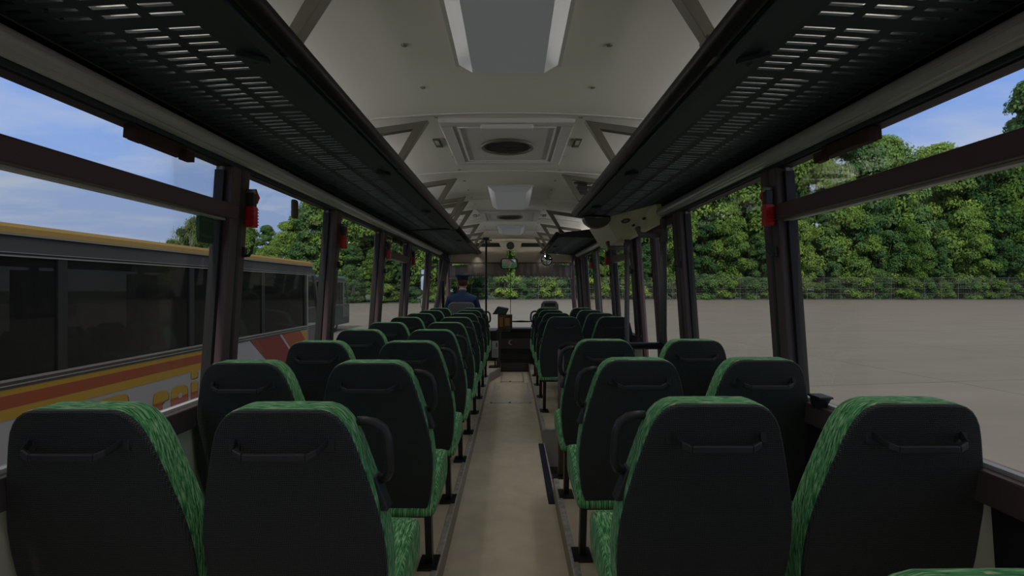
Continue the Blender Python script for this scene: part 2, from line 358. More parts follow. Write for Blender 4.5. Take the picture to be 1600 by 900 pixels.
# floor hatches
for i, (y0, y1) in enumerate(((6.75, 8.2), (8.28, 9.22))):
    h_ = thing('floor_hatch', ['large floor hatch with riveted metal edging in the front of the aisle', 'smaller floor hatch right below the dashboard front'][i], 'hatch', (0,0,0))
    m = MB(); x0, x1 = (-.285, .255) if i == 0 else (-.19, .20)
    for b_ in ((x0,x1,y0,y0+.035),(x0,x1,y1-.035,y1),(x0,x0+.025,y0,y1),(x1-.025,x1,y0,y1)): m.box(*b_, .0005, .005)
    m.build('edging', 'alu', h_)
    m = MB(); m.box(x0+.025, x1-.025, y0+.035, y1-.035, .0003, .0035); m.build('cover', 'aisle_vinyl', h_)
    m = MB(); m.tube([(-.03,y0+.02,.004),(-.03,y0+.02,.010)], .018, 12); m.build('lock', 'rubber_black', h_)

# ------------------------------------------------------------------ ceiling
def ceil_h(x):
    d = abs(x + .025); return .955 - .06*d*d - max(0, d-.85)**2*1.0
xs = [-1.26 + 2.47*i/48 for i in range(49)]
c = MB(); vs = []; fs = []
for t in (0, .05):
    for x in xs:
        for y in (REAR, FRONT-.25): vs.append((x, y, H(ceil_h(x))+t))
n = len(xs)
for i in range(n-1):
    fs.append((2*i, 2*i+1, 2*i+3, 2*i+2)); k = 2*n; fs.append((k+2*i, k+2*i+2, k+2*i+3, k+2*i+1))
for i in (0, n-1): fs.append((2*i, 2*i+1, 2*n+2*i+1, 2*n+2*i))
for e_ in (0, 1):
    for i in range(n-1): fs.append((2*i+e_, 2*i+2+e_, 2*n+2*i+2+e_, 2*n+2*i+e_))
c.add(vs, fs); CE = c.build('ceiling', 'ceiling_laminate', smooth=True); struct(CE, 'curved off-white ceiling lining')
def seam(y, w=.012, t=.006, name='seam'):
    m = MB(); pv = []
    q = [-1.0 + 1.95*i/24 for i in range(25)]
    for i in range(24):
        a, b = q[i], q[i+1]
        m.hexa([(a,y,H(ceil_h(a))-t),(b,y,H(ceil_h(b))-t),(b,y+w,H(ceil_h(b))-t),(a,y+w,H(ceil_h(a))-t),(a,y,H(ceil_h(a))+.004),(b,y,H(ceil_h(b))+.004),(b,y+w,H(ceil_h(b))+.004),(a,y+w,H(ceil_h(a))+.004)])
    return m.build(name, 'hatch_plastic', CE)
for y in (2.78, 4.15, 5.45, 6.95, 8.4): seam(y, .03 if y < 3 else .015)
# ceiling screws: small washers in two lines
def screw(x, y):
    z = H(ceil_h(x)); m = MB(); m.tube([(x,y,z+.002),(x,y,z-.004)], .012, 10); m.tube([(x,y,z-.004),(x,y,z-.007)], .006, 8); return m
scr = None
for k in range(20):
    y = 1.15 + .42*k
    if 8.9 < y: break
    for s in (-1, 1):
        m = screw(-.02 + s*(.40), y); m.build('screw', 'chrome', CE)
# ceiling lamps
for i, (y0, y1) in enumerate(((.9, 2.18), (4.75, 5.95), (7.75, 8.75))):
    L_ = thing('ceiling_lamp', ['long pale ceiling lamp nearest the camera', 'middle ceiling lamp with sloped diffuser', 'front ceiling lamp nearest the windscreen'][i], 'lamp', (-.015, (y0+y1)/2, H(.95)))
    a = (y1-y0)/2; m = MB()
    m.hexa([(-.15,-a+.09,-.045),(.15,-a+.09,-.045),(.15,a-.02,-.045),(-.15,a-.02,-.045),(-.215,-a,.0),(.215,-a,.0),(.215,a,.0),(-.215,a,.0)])
    m.build('diffuser', 'lamp_cover', L_, bevel=.006)
    m = MB(); m.box(-.225, .225, -a-.01, a+.01, -.004, .004); m.build('base_plate', 'hatch_plastic', L_)
# roof hatches
for i, (y0, y1) in enumerate(((2.86, 3.86), (6.25, 7.15))):
    Hh = thing('roof_hatch', ['square ventilation roof hatch nearest the camera with a round vent', 'farther ventilation roof hatch with a round vent'][i], 'roof hatch', (-.03, (y0+y1)/2, H(.955)))
    a = (y1-y0)/2
    m = MB(); W_ = .385
    for b_ in ((-W_,W_,-a,-a+.08),(-W_,W_,a-.08,a),(-W_,-W_+.07,-a+.08,a-.08),(W_-.07,W_,-a+.08,a-.08)): m.box(*b_, -.030, .0)
    m.build('frame', 'hatch_plastic', Hh, bevel=.008)
    m = MB(); m.box(-W_+.07, W_-.07, -a+.08, a-.08, -.018, .0); m.build('panel', 'hatch_plastic', Hh)
    m = MB(); m.tube([(-W_+.10,-a+.11,-.02),(-W_+.10,a-.11,-.02),(W_-.10,a-.11,-.02),(W_-.10,-a+.11,-.02),(-W_+.10,-a+.11,-.02)], .008, 6); m.build('raised_rim', 'hatch_plastic', Hh, smooth=True)
    m = MB(); yc = .02
    ring = [(0.165*math.cos(2*PI*k/32), yc+.165*math.sin(2*PI*k/32), -.025) for k in range(33)]
    m.tube(ring, .012, 8); m.build('vent_ring', 'bracket_taupe', Hh, smooth=True)
    m = MB(); m.tube([(0,yc,-.019),(0,yc,-.026)], .150, 32); gr = m.build('vent_grille', 'vent_dark', Hh)
    m = MB()
    for k in range(-3, 4):
        hw = math.sqrt(.14**2-(k*.04)**2); m.box(-hw, hw, yc+k*.04-.005, yc+k*.04+.005, -.032, -.026)
    m.build('slat', 'plastic_black', gr)
    m = MB(); m.box(-.15, .15, -a+.03, -a+.085, -.055, -.028); m.build('handle', 'hatch_plastic', Hh, bevel=.006)
    for s in (-1, 1):
        m = MB(); m.box(s*.45-.022, s*.45+.022, -.13, .05, -.02, .0); k_ = m.build('sticker_plate', 'bracket_taupe', Hh)
        m = MB(); m.box(s*.45-.012, s*.45+.012, -.11, -.02, -.024, -.02); m.build('label_print', 'alu', k_)

# ------------------------------------------------------------------ side walls and windows
pil = {-1: [(-.45,.14), (.93,.14), (2.21,.14), (3.47,.15), (4.78,.15), (6.02,.15), (7.56,.16), (9.0,.12)],
        1: [(-.45,.14), (.93,.14), (2.235,.14), (3.52,.15), (4.93,.14), (6.03,.14), (7.26,.14), (8.35,.13), (9.3,.12)]}
win_n = [0]
def wall(side):
    nm = 'wall_left' if side < 0 else 'wall_right'
    W_ = MB()
    segs = [(REAR, FRONT)] if side < 0 else [(REAR, 3.66), (4.93, 8.3), (9.4, FRONT)]
    for y0, y1 in segs: wall_slab(W_, side, y0, y1, -1.52, WB-.08, .0, .07)
    o = W_.build(nm, 'beige_panel'); struct(o, 'beige side panelling under the %s windows' % ('left' if side < 0 else 'right'))
    # top rail above the windows
    m = MB(); wall_slab(m, side, REAR, FRONT, WT, .98, .0, .06); m.build('top_rail', 'rubber_black', o)
    m = MB(); wall_slab(m, side, REAR, FRONT-.1, WT, WT+.035, -.012, .0); m.build('window_header', 'rack_teal', o)
    for y0, y1 in segs:
        m = MB(); wall_slab(m, side, y0, y1, WB-.09, WB, -.028, .07); m.build('sill', 'frame_aubergine', o, bevel=.006)
        m = MB(); wall_slab(m, side, y0, y1, WB, WB+.012, -.002, .02); m.build('sill_seal', 'seal_light', o)
    m = MB()
    m.tube([(wx(side,-1.28)-side*.05, REAR, H(-1.28)), (wx(side,-1.28)-side*.05, 3.5 if side > 0 else 8.3, H(-1.28))], .035, 10)
    m.build('heater_pipe', 'riser_grey', o, smooth=True)
    for i, (y, w) in enumerate(pil[side]):
        m = MB(); wall_slab(m, side, y, y+w, WB, WT, -.022, .06); p = m.build('pillar', 'frame_aubergine', o, bevel=.008)
        m = MB(); wall_slab(m, side, y-.012, y+.001, WB, WT, .02, .035); m.build('seal', 'seal_light', p)
        m = MB(); wall_slab(m, side, y+w*.45, y+w*.62, WB, WT, -.0235, -.021); m.build('groove', 'plastic_black', p)
    return o
WL, WR = wall(-1), wall(1)
def window(side, y0, y1, vent, sticker=None):
    win_n[0] += 1
    o = sempty('window_%d' % win_n[0], 'tinted side window %s' % ('with an opening top vent' if vent else 'with one fixed pane'))
    hv0, hv1 = .300, .366
    m = MB(); wall_slab(m, side, y0, y1, WB+.012, hv0 if vent else WT, .026, .031); m.build('pane', 'window_glass', o)
    m = MB(); wall_slab(m, side, y0, y1, WT-.006, WT, .0, .05)
    wall_slab(m, side, y1-.02, y1, WB, WT-.022, .01, .05); m.build('gasket', 'rubber_black', o)
    if vent:
        m = MB(); wall_slab(m, side, y0, y1, hv1, WT, .034, .038); m.build('vent_pane', 'vent_glass', o)
        m = MB(); wall_slab(m, side, y0-.01, y1+.05, hv0, hv1, -.026, .05); m.build('vent_rail', 'frame_aubergine', o, bevel=.006)
        m = MB(); wall_slab(m, side, y0, y1, hv0-.008, hv0, .0, .03); m.build('rail_seal', 'seal_light', o)
        # catch below the head of the vent
        yc = (y0*.38+y1*.62) if y1 < 3 else (y0+y1)/2
        m = MB(); wall_slab(m, side, yc-.13, yc+.13, WT-.045, WT-.004, -.010, .03)
        wall_slab(m, side, yc-.15, yc-.10, WT-.058, WT-.022, -.03, .0); wall_slab(m, side, yc+.10, yc+.15, WT-.058, WT-.022, -.03, .0)
        m.build('catch', 'coach_curtain', o, bevel=.002)
    return o
for i in range(len(pil[-1])-1):
    a, b = pil[-1][i], pil[-1][i+1]
    window(-1, a[0]+a[1], b[0], vent=(i in (0, 1, 4)))
window(-1, 9.12, FRONT-.03, False)
for i in range(len(pil[1])-1):
    a, b = pil[1][i], pil[1][i+1]
    if i in (3, 7): continue
    window(1, a[0]+a[1], b[0], vent=(i in (0, 1, 4)))
window(1, 9.42, FRONT-.03, False)
window(-1, REAR, -.45, False); window(1, REAR, -.45, False)
win_n[0] += 1
m = MB(); m.box(-1.08, 1.03, REAR-.035, REAR-.03, H(-.35), H(.50)); struct(m.build('window_%d' % win_n[0], 'window_glass'), 'wide rear window behind the camera')
# doors: two glazed leaves each, frames dark
def door(n, y0, y1, label):
    o = sempty('door_%d' % n, label); mid = (y0+y1)/2
    for a, b in ((y0+.02, mid-.01), (mid+.01, y1-.02)):
        m = MB(); s = 1
        wall_slab(m, s, a, a+.055, -2.15, WT, .0, .05); wall_slab(m, s, b-.055, b, -2.15, WT, .0, .05)
        wall_slab(m, s, a+.055, b-.055, WT-.06, WT, .0, .05); wall_slab(m, s, a+.055, b-.055, -2.15, -2.05, .0, .05); wall_slab(m, s, a+.055, b-.055, -1.05, -.98, .0, .05)
        lf = m.build('door_leaf', 'frame_aubergine', o, bevel=.006)
        m = MB(); wall_slab(m, s, a+.05, a+.057, -2.1, WT-.05, -.004, .0); m.build('leaf_seal', 'navy_nosing', lf)
        m = MB(); wall_slab(m, s, a+.055, b-.055, -.98, WT-.06, .022, .027); wall_slab(m, s, a+.055, b-.055, -2.05, -1.05, .022, .027); m.build('pane', 'window_glass', lf)
    return o
door(1, 3.67, 4.93, 'narrow glazed double door amidships on the right')
door(2, 8.48, 9.3, 'glazed front door beside the dashboard')
# rear wall
m = MB(); m.box(-1.36, 1.33, REAR-.06, REAR, -.05, H(-.35)); m.box(-1.36, 1.33, REAR-.06, REAR, H(.50), H(.98))
for a_, b_ in ((-1.36,-1.08),(1.03,1.33)): m.box(a_, b_, REAR-.06, REAR, H(-.35), H(.50))
o = m.build('wall_back', 'beige_panel'); struct(o, 'beige rear wall behind the camera')
# front wall: header over the windscreen and apron under it
m = MB()
m.prism([(-1.22,H(.77)),(1.17,H(.77)),(1.16,H(.98)),(-1.21,H(.98))], 9.98, 10.06, 'y'); o = m.build('wall_front', 'header_beige'); struct(o, 'beige header above the windscreen')
m = MB(); m.box(-1.33, 1.30, FRONT-.05, FRONT+.04, -.4, H(-.80)); m.build('apron', 'dash_black', o)
m = MB(); m.box(-.03-.006, -.03+.006, FRONT-.02, FRONT+.02, H(-.80), H(.78)); m.build('center_post', 'rubber_black', o)
for s in (-1, 1):
    m = MB(); wall_slab(m, s, FRONT-.06, FRONT+.04, -.8, .8, -.03, .05); m.build('corner_post', 'frame_aubergine', o)
m = MB(); m.box(-.95, -.20, 9.955, 9.985, H(.80), H(.875)); m.box(.18, .95, 9.955, 9.985, H(.80), H(.875)); m.build('header_slot', 'rubber_black', o)
m = MB(); m.add([(-1.24,FRONT,H(-.8)),(1.19,FRONT,H(-.8)),(1.14,FRONT,H(.79)),(-1.2,FRONT,H(.79)),(-1.24,FRONT+.006,H(-.8)),(1.19,FRONT+.006,H(-.8)),(1.14,FRONT+.006,H(.79)),(-1.2,FRONT+.006,H(.79))],[(0,1,2,3),(7,6,5,4),(0,4,5,1),(2,6,7,3)])
o = m.build('window_%d' % (win_n[0]+1), 'vent_glass'); struct(o, 'wide windscreen')

# speaker over the windscreen
sp = thing('speaker_housing', 'beige trapezoid speaker housing over the middle of the windscreen', 'speaker', (-.03, 9.95, H(.80)))
m = MB(); m.prism([(-.15,-.08),(.15,-.08),(.23,.09),(-.23,.09)], -.02, -.13, 'y'); m.build('housing', 'header_beige', sp, bevel=.008)
m = MB(); m.tube([(0,-.13,.01),(0,-.145,.01)], .075, 24); m.build('grille', 'plastic_black', sp)
m = MB(); m.tube([(0,-.145,.01),(0,-.155,.01)], .02, 12); m.build('dome', 'dash_grey', sp)
# blinds and valance of the windscreen
for s, (x0, x1) in ((-1, (-1.19, -.10)), (1, (.06, 1.15))):
    t_ = 'left' if s < 0 else 'right'
    m = MB(); m.box(x0, x1, 9.88, 9.90, H(.47), H(.77)); o = m.build('sun_blind', 'blind')
    tag(o, 'beige roller blind pulled down over the %s half of the windscreen' % t_, 'sun blind', 'windscreen blinds')
    m = MB(); n = 60; vs = []; fs = []
    for j in range(4):
        for i in range(n+1):
            u = i/n; x = x0+(x1-x0)*u; xx = abs(x)/1.2
            top = .475-.05*xx*xx; bot = .235-.045*xx*xx + .012*math.sin(i*PI/2.0)
            vs.append((x, 9.84+.008*math.sin(u*55), H(top+(bot-top)*j/3)))
    for j in range(3):
        for i in range(n): fs.append((j*(n+1)+i, j*(n+1)+i+1, (j+1)*(n+1)+i+1, (j+1)*(n+1)+i))
    m.add(vs, fs); o = m.build('valance', 'valance', smooth=True)
    md = o.modifiers.new('solid', 'SOLIDIFY'); md.thickness = .003
    tag(o, 'brown-grey cloth valance with a lace hem on the %s half of the windscreen' % t_, 'valance', 'windscreen valances')
    m = MB()
    for i in range(0, n+1, 2):
        u = i/n; x = x0+(x1-x0)*u; xx = abs(x)/1.2
        m.ell((x, 9.84, H(.228-.045*xx*xx)), (.012,.004,.010), 8, 5)
    m.build('lace_hem', 'paper_white', o)
    m = MB(); m.tube([(x0,9.84,H(.482)),(x1,9.84,H(.482))], .008, 8); m.build('rod', 'rubber_black', o)

# ------------------------------------------------------------------ luggage racks, ducts, brackets
def rack(side, y0, y1, label, gus):
    cx = -.025
    X = lambda d: cx + side*d      # distance outwards from the coach centre line
    o = thing('luggage_rack', label, 'luggage rack', (X(.9), (y0+y1)/2, H(.65)), 'overhead luggage racks')
    ox, oy, oz = o.location
    def L_(mb, *a, **k):
        mb.v = [(x-ox, y-oy, z-oz) for x, y, z in mb.v]; return mb.build(*a, **k)
    zo, zi = .640, .662            # tray height outer / inner
    zz = lambda d: H(zo + (zi-zo)*(1.16-d)/.40)
    def slab(mb, d0, d1, a, b, t=.006):
        a_, b_ = sorted((d0, d1))
        mb.hexa([(X(a_),a,zz(a_)),(X(b_),a,zz(b_)),(X(b_),b,zz(b_)),(X(a_),b,zz(a_)),(X(a_),a,zz(a_)+t),(X(b_),a,zz(b_)+t),(X(b_),b,zz(b_)+t),(X(a_),b,zz(a_)+t)])
    m = MB(); P = .040; G = .016; y = y0; k = 0
    cols = [(.765,.850),(.872,.965),(.990,1.070),(1.10,1.155)]
    last = y0
    while y + P < y1 - .02:
        k += 1
        if k % 8 == 0: y += P*.75; continue
        slab(m, .74, 1.165, last, y+P-G)
        edges = [.74] + [v for c_ in cols for v in c_]
        for j in range(0, len(edges)-1, 2): slab(m, edges[j], edges[j+1], y+P-G, y+P)
        slab(m, 1.16, 1.165, y+P-G, y+P)
        last = y+P; y += P
    slab(m, .74, 1.165, last, y1)
    L_(m, 'perforated_tray', 'rack_teal', o)
    # smooth inner lip rising to the tube
    m = MB(); m.prism([(X(.745),zz(.745)),(X(.64),H(.652)),(X(.615),H(.668)),(X(.615),H(.676)),(X(.64),H(.660)),(X(.745),zz(.745)+.007)], y0, y1, 'y'); L_(m, 'inner_lip', 'rack_teal', o)
    m = MB(); m.tube([(X(.597),y0-.01,H(.682)),(X(.597),y1+.01,H(.682))], .031, 20); L_(m, 'front_tube', 'tube_black', o, smooth=True)
    m = MB(); m.prism([(X(1.165),H(.628)),(X(1.215),H(.628)),(X(1.215),H(.80)),(X(1.20),H(.80)),(X(1.165),H(.66))], y0, y1, 'y'); L_(m, 'wall_rail', 'tube_black', o)
    m = MB(); m.box(X(1.16)-.001, X(1.16)+.001, y0, y1, H(.632), H(.636)); L_(m, 'bead', 'bracket_taupe', o)
    m = MB(); m.prism([(X(1.14),H(.660)),(X(1.074),H(.660)),(X(1.074),H(.706)),(X(1.080),H(.706)),(X(1.084),H(.668)),(X(1.125),H(.668)),(X(1.125),H(.765)),(X(1.14),H(.765))], y0+.05, y1-.05, 'y'); ch_ = L_(m, 'fill_strip_channel', 'rack_teal', o)  # trough made up to hide the added fill strip from below
    m = MB(); m.prism([(X(1.124),H(.712)),(X(1.118),H(.712)),(X(1.118),H(.755)),(X(1.124),H(.755))], y0+.06, y1-.06, 'y'); L_(m, 'fill_strip', 'fill_strip_glow', ch_)  # added emissive fill strip, unseen behind the trough lip
    for yy in (y0, y1):
        m = MB(); m.prism([(X(1.165),H(.630)),(X(.74),H(.648)),(X(.63),H(.645)),(X(.60),H(.70)),(X(1.165),H(.76))], yy-.008, yy+.008, 'y'); L_(m, 'end_cap', 'rubber_black', o)
    # added fill light and housing under the lip: narrow beam brightens aisle and seats
    m = MB(); m.prism([(X(.655),H(.642)),(X(.622),H(.642)),(X(.622),H(.655)),(X(.655),H(.655))], y0+.05, y1-.05, 'y'); dl = L_(m, 'fill_light_housing', 'rack_teal', o)
    ld = bpy.data.lights.new('rack_fill_light', 'AREA'); ld.shape = 'RECTANGLE'; ld.size = .03; ld.size_y = y1-y0-.12; ld.energy = DOWN*(y1-y0); ld.spread = math.radians(110); ld.color = (1.0, .93, .82)
    lo = bpy.data.objects.new('rack_fill_light', ld); sc.collection.objects.link(lo); lo.parent = dl; lo.location = (X(.638)-ox, 0, H(.6405)-oz)
    for gy in gus:
        m = MB(); m.prism([(X(.745),H(.655)),(X(.665),H(.655)),(X(.665),H(.648)),(X(.70),H(.632))], gy, gy+.012, 'y')
        m.prism([(X(.73),gy-.05),(X(.665),gy),(X(.665),gy+.012),(X(.73),gy+.012)], H(.637), H(.650), 'z'); L_(m, 'gusset', 'rack_teal', o)
    return o
rack(-1, -.9, 5.68, 'long dark slotted luggage rack over the left seats, from the camera to the joint', (1.45, 2.9, 4.35))
rack(-1, 5.70, 9.9, 'dark luggage rack over the front left seats beyond the joint', (7.0,))
rack(1, -.9, 4.65, 'long dark slotted luggage rack over the right seats nearest the camera', (1.45, 2.9, 4.1))
rack(1, 6.5, 9.9, 'short dark luggage rack over the front right seats beyond the middle door', (8.0,))

def duct(side, y0, y1, label):
    m = MB(); pts = []; cx = wx(side, .61) - side*.013
    prof = [(.0,.612)]+[(-.010-.040*math.sin(PI*k/14), .579+.033*math.cos(PI*k/14)) for k in range(0,12)]+[(-.028,.556),(-.022,.549),(.0,.543)]
    m.prism([(cx+side*a, H(h)) for a, h in prof], y0, y1, 'y'); o = m.build('air_duct', 'duct_grey', smooth=False)
    md = o.modifiers.new('b', 'BEVEL'); md.width = .006; md.segments = 3; md.limit_method = 'ANGLE'; md.angle_limit = math.radians(12)
    for p in o.data.polygons: p.use_smooth = len(p.vertices) == 4
    tag(o, label, 'air duct', 'window-head ducts')
    for yy in (y0, y1):
        e = MB(); e.prism([(cx+side*(a*1.08), H(.578+(h-.578)*1.08)) for a, h in prof], yy-.006, yy+.006, 'y'); e.build('end_cap', 'seal_light', o)
    for yy in (2.6, 5.2):
        if y0 < yy < y1:
            for q in (0, .05):
                e = MB(); e.tube([(cx-side*.040, yy+q, H(.60)),(cx-side*.046, yy+q, H(.60))], .006, 8); e.build('screw', 'chrome', o)
    return o
duct(-1, -1.2, 8.45, 'long grey rounded duct above the left windows')
duct(1, -1.2, 3.90, 'grey rounded duct above the right windows behind the middle door')
duct(1, 5.75, 8.9, 'grey rounded duct above the front right windows')

def bracket(side, y, label, grp='ceiling brackets of the luggage racks'):
    cx = -.03; X = lambda d: cx+side*d
    o = MB(); t = .026; hz = ceil_h(X(.44))
    # bar along the ceiling and a leg that comes down to the rack tube
    p = [(X(.435), hz-.012), (X(1.03), ceil_h(X(1.03))-.012), (X(1.03), ceil_h(X(1.03))-.055), (X(.52), hz-.060), (X(.625), .70), (X(.585), .70)]
    o.prism([(a, H(h)) for a, h in p], y, y+.045, 'y')
    ob = o.build('rack_bracket', 'bracket_taupe', bevel=.003); tag(ob, label, 'bracket', grp)
    e = MB(); e.prism([(X(.66),H(.66)),(X(.60),H(.715)),(X(.58),H(.715)),(X(.60),H(.65))], y-.008, y+.055, 'y'); e.build('clamp', 'plastic_black', ob)
ordn = ['nearest the camera', 'second', 'third', 'fourth', 'fifth', 'sixth', 'seventh', 'eighth', 'ninth']
for i, y in enumerate((1.45, 2.84, 4.33, 5.20, 5.48, 6.1, 7.4, 8.5, 9.35)):
    bracket(-1, y, 'taupe triangular rack bracket on the left ceiling, %s' % (ordn[i] if i == 0 else ordn[i] + ' from the camera'))
for i, y in enumerate((1.45, 2.84, 4.18, 6.1, 7.4, 8.5, 9.35)):
    bracket(1, y, 'taupe triangular rack bracket on the right ceiling, %s' % (ordn[i] if i == 0 else ordn[i] + ' from the camera'))
# black clamp fitting near the end of the right rack
m = MB(); m.box(.56,.64,4.36,4.40,H(.80),H(.955))
for k in range(4): m.box(.52+.01*(k%2), .68, 4.34, 4.42, H(.815+.037*k), H(.828+.037*k))
tag(m.build('hanger_clamp', 'plastic_black', bevel=.003), 'small black finned clamp above the tube at the end of the right rack', 'clamp')

# door drive cover
dc = thing('door_drive_cover', 'beige faceted cover of the door mechanism under the end of the right rack', 'cover', (1.0, 4.3, H(.6)))
m = MB()
top = [(1.14,3.90),(1.10,3.92),(.93,4.52),(.86,4.72),(.86,5.70),(1.14,5.70)]
bot = [(1.14,3.90),(1.14,3.94),(1.03,4.60),(.99,4.80),(.99,5.70),(1.14,5.70)]
n = len(top); vs = [(a,b,H(.655)) for a,b in top]+[(a,b,H(.49 if i in (0,1,2) else .44)) for i,(a,b) in enumerate(bot)]
m.add([(x-1.0,y-4.3,z-H(.6)) for x,y,z in vs], [tuple(range(n)), tuple(range(2*n-1,n-1,-1))]+[(i,i+n,(i+1)%n+n,(i+1)%n) for i in range(n)])
m.build('housing', 'header_beige', dc, bevel=.01)
def on_cover(u, v, r1, r2, name, mt):   # a flat oval on the slanted inner face (face 1 -> 2)
    A = Vector((top[1][0],top[1][1],H(.655))); B = Vector((top[2][0],top[2][1],H(.655))); C = Vector((bot[2][0],bot[2][1],H(.49))); D = Vector((bot[1][0],bot[1][1],H(.49)))
    p = (A*(1-u)+B*u)*(1-v)+(D*(1-u)+C*u)*v; eu = (B-A).normalized(); ev = (C-B).normalized(); nn = eu.cross(ev).normalized()
    if nn.x > 0: nn = -nn
    m = MB(); vs = [p+nn*.004+eu*r1*math.cos(2*PI*k/20)+ev*r2*math.sin(2*PI*k/20) for k in range(20)]+[p-nn*.004+eu*r1*math.cos(2*PI*k/20)+ev*r2*math.sin(2*PI*k/20) for k in range(20)]
    m.add([v_-Vector((1.0,4.3,H(.6))) for v_ in vs], [tuple(range(20)), tuple(range(39,19,-1))]+[(k,20+k,20+(k+1)%20,(k+1)%20) for k in range(20)])
    return m.build(name, mt, dc)
on_cover(.86,.42,.075,.020,'badge','plastic_black'); on_cover(.86,.42,.045,.010,'badge_centre','alu')
on_cover(.70,.72,.022,.009,'screw_slot','rubber_black'); on_cover(.36,.55,.022,.010,'screw_slot','rubber_black')
m = MB(); n = 20
m.prism([(.76+.125*math.cos(PI+PI*k/n), H(.63)+.095*math.sin(PI+PI*k/n)) for k in range(n+1)], 4.56, 4.66, 'y')
tag(m.build('rack_end_lamp', 'dash_grey', bevel=.01), 'dark half-round housing hanging under the end of the right rack', 'housing')

# door poles with arms
for i, (y, h0) in enumerate(((3.72, -.46), (4.90, -1.375))):
    o = thing('grab_pole', ['thick grey grab pole behind the middle door', 'thick grey grab pole ahead of the middle door'][i], 'grab pole', (1.10, y, H(h0)), 'door poles')
    m = MB(); m.tube([(0,0,0),(0,0,.50-h0)], .024, 16); m.build('pole', 'pole_grey', o, smooth=True)
    m = MB(); m.tube([(0,0,.33-h0),(0,0,.43-h0)], .031, 16); m.build('collar', 'pole_grey', o, smooth=True)
    m = MB(); m.tube([(0,0,.385-h0),(-.17,0,.385-h0),(-.18,.03,.44-h0)], .022, 12); m.build('arm', 'pole_grey', o, smooth=True)
o = thing('stairwell_rail', 'black rail on a brown post behind the stairwell', 'rail', (.355, 3.72, PLAT))
m = MB(); m.tube([(0,0,0),(0,0,.93)], .022, 12); m.build('post', 'frame_aubergine', o, smooth=True)
m = MB(); m.tube([(0,0,.93),(.03,0,.955),(.85,0,.955)], .026, 12); m.build('rail', 'tube_black', o, smooth=True)
m = MB(); m.box(-.06,.06,-.04,.04,0,.012); m.build('foot_plate', 'leg_black', o)
# pole beside the driver
o = thing('grab_pole', 'slim black grab pole between the driver and the aisle', 'grab pole', (-.455, 9.0, PLAT))
m = MB(); m.tube([(0,0,0),(0,0,H(.88)-PLAT)], .016, 12); m.build('pole', 'tube_black', o, smooth=True)
m = MB(); m.box(-.12,.07,-.02,.02,H(.80)-PLAT,H(.815)-PLAT); m.box(-.05,.10,-.03,.03,H(.83)-PLAT,H(.845)-PLAT); m.box(-.05,.05,-.03,.03,H(.85)-PLAT,H(.885)-PLAT); m.build('bracket', 'tube_black', o)

# ------------------------------------------------------------------ small fittings on the pillars
def hammer(side, y, label):
    h = .37; x = wx(side, h) - side*.022; s = side
    o = thing('emergency_hammer', label, 'emergency hammer', (x - s*.025, y, H(h)), 'emergency hammers')
    m = MB(); m.box(-.019,.019,-.020,.020,-.095,.0); m.build('holder', 'red_plastic', o, bevel=.004)
    m = MB()
    for k in range(6): m.box(-.021,.021,-.022,.022,-.085+.014*k,-.080+.014*k)
    m.build('rib', 'red_plastic', o)
    m = MB(); m.box(-.016,.016,-.016,.016,.0,.062); m.build('grip', 'plastic_black', o, bevel=.003)
    m = MB(); m.tube([(-s*.006,.018,.02),(-s*.01,.026,.045),(-s*.006,.012,.075)], [.012,.014,.010], 8); m.build('head', 'red_plastic', o, smooth=True)
    m = MB(); m.tube([(s*.02,.0,.068),(-s*.02,.0,.068)], .012, 10); m.build('steel_tip', 'chrome', o, smooth=True)
def hook(side, y, label):
    h = .165; x = wx(side, h) - side*.022; s = side
    m = MB(); m.box(-.006,.006,-.012,.012,-.025,.02); m.v = [(a, b, c) for a, b, c in m.v]
    m.tube([(0,0,-.015),(-s*.018,.0,-.018),(-s*.032,.0,-.002),(-s*.036,0,.028)], [.007,.008,.007,.006], 8)
    o = m.build('coat_hook', 'plastic_black'); o.location = (x-s*.006, y, H(h)); tag(o, label, 'coat hook', 'coat hooks')
pn = ['first', 'second', 'third', 'fourth', 'fifth', 'sixth']
hy = {-1: [2.33, 3.60, 4.91, 6.15], 1: [2.27, 6.12, 7.36]}
for s, ys in hy.items():
    for i, y in enumerate(ys):
        hammer(s, y, 'red emergency hammer on the %s window pillar, %s from the camera' % ('left' if s < 0 else 'right', ['nearest', 'second', 'third', 'fourth'][i]))
ky = {-1: [2.33, 3.60, 4.91, 6.15, 7.7], 1: [2.27, 3.56, 5.0, 6.1, 7.36]}
for s, ys in ky.items():
    for i, y in enumerate(ys):
        hook(s, y, 'dark coat hook on the %s window pillar, %s from the camera' % ('left' if s < 0 else 'right', ['nearest', 'second', 'third', 'fourth', 'fifth'][i]))
def sticker(y0, y1, h0, h1, mt, label, lines=False):
    m = MB(); xs_ = wx(-1, (h0+h1)/2)-.018; m.prism([((y0+y1)/2+a, H((h0+h1)/2)+b) for a, b in rrect((y1-y0)/2, (h1-h0)/2, .018)], xs_-.012, xs_, 'x'); o = m.build('window_sticker', mt, bevel=0); tag(o, label, 'sticker')
    if lines:
        for k in (.24,.80):
            e = MB(); e.box(xs_+.0, xs_+.001, y0+.012, y1-.012, H(h0+(h1-h0)*(k-.04)), H(h0+(h1-h0)*(k+.04))); e.build('print_band', 'sticker_green_light', o)
sticker(2.06, 2.16, .185, .305, 'sticker_green', 'dark green rounded sticker on the near left window beside the pillar', True)
sticker(2.91, 2.98, .40, .545*.93, 'sticker_brown', 'small brown oblong sticker high on the second left window')
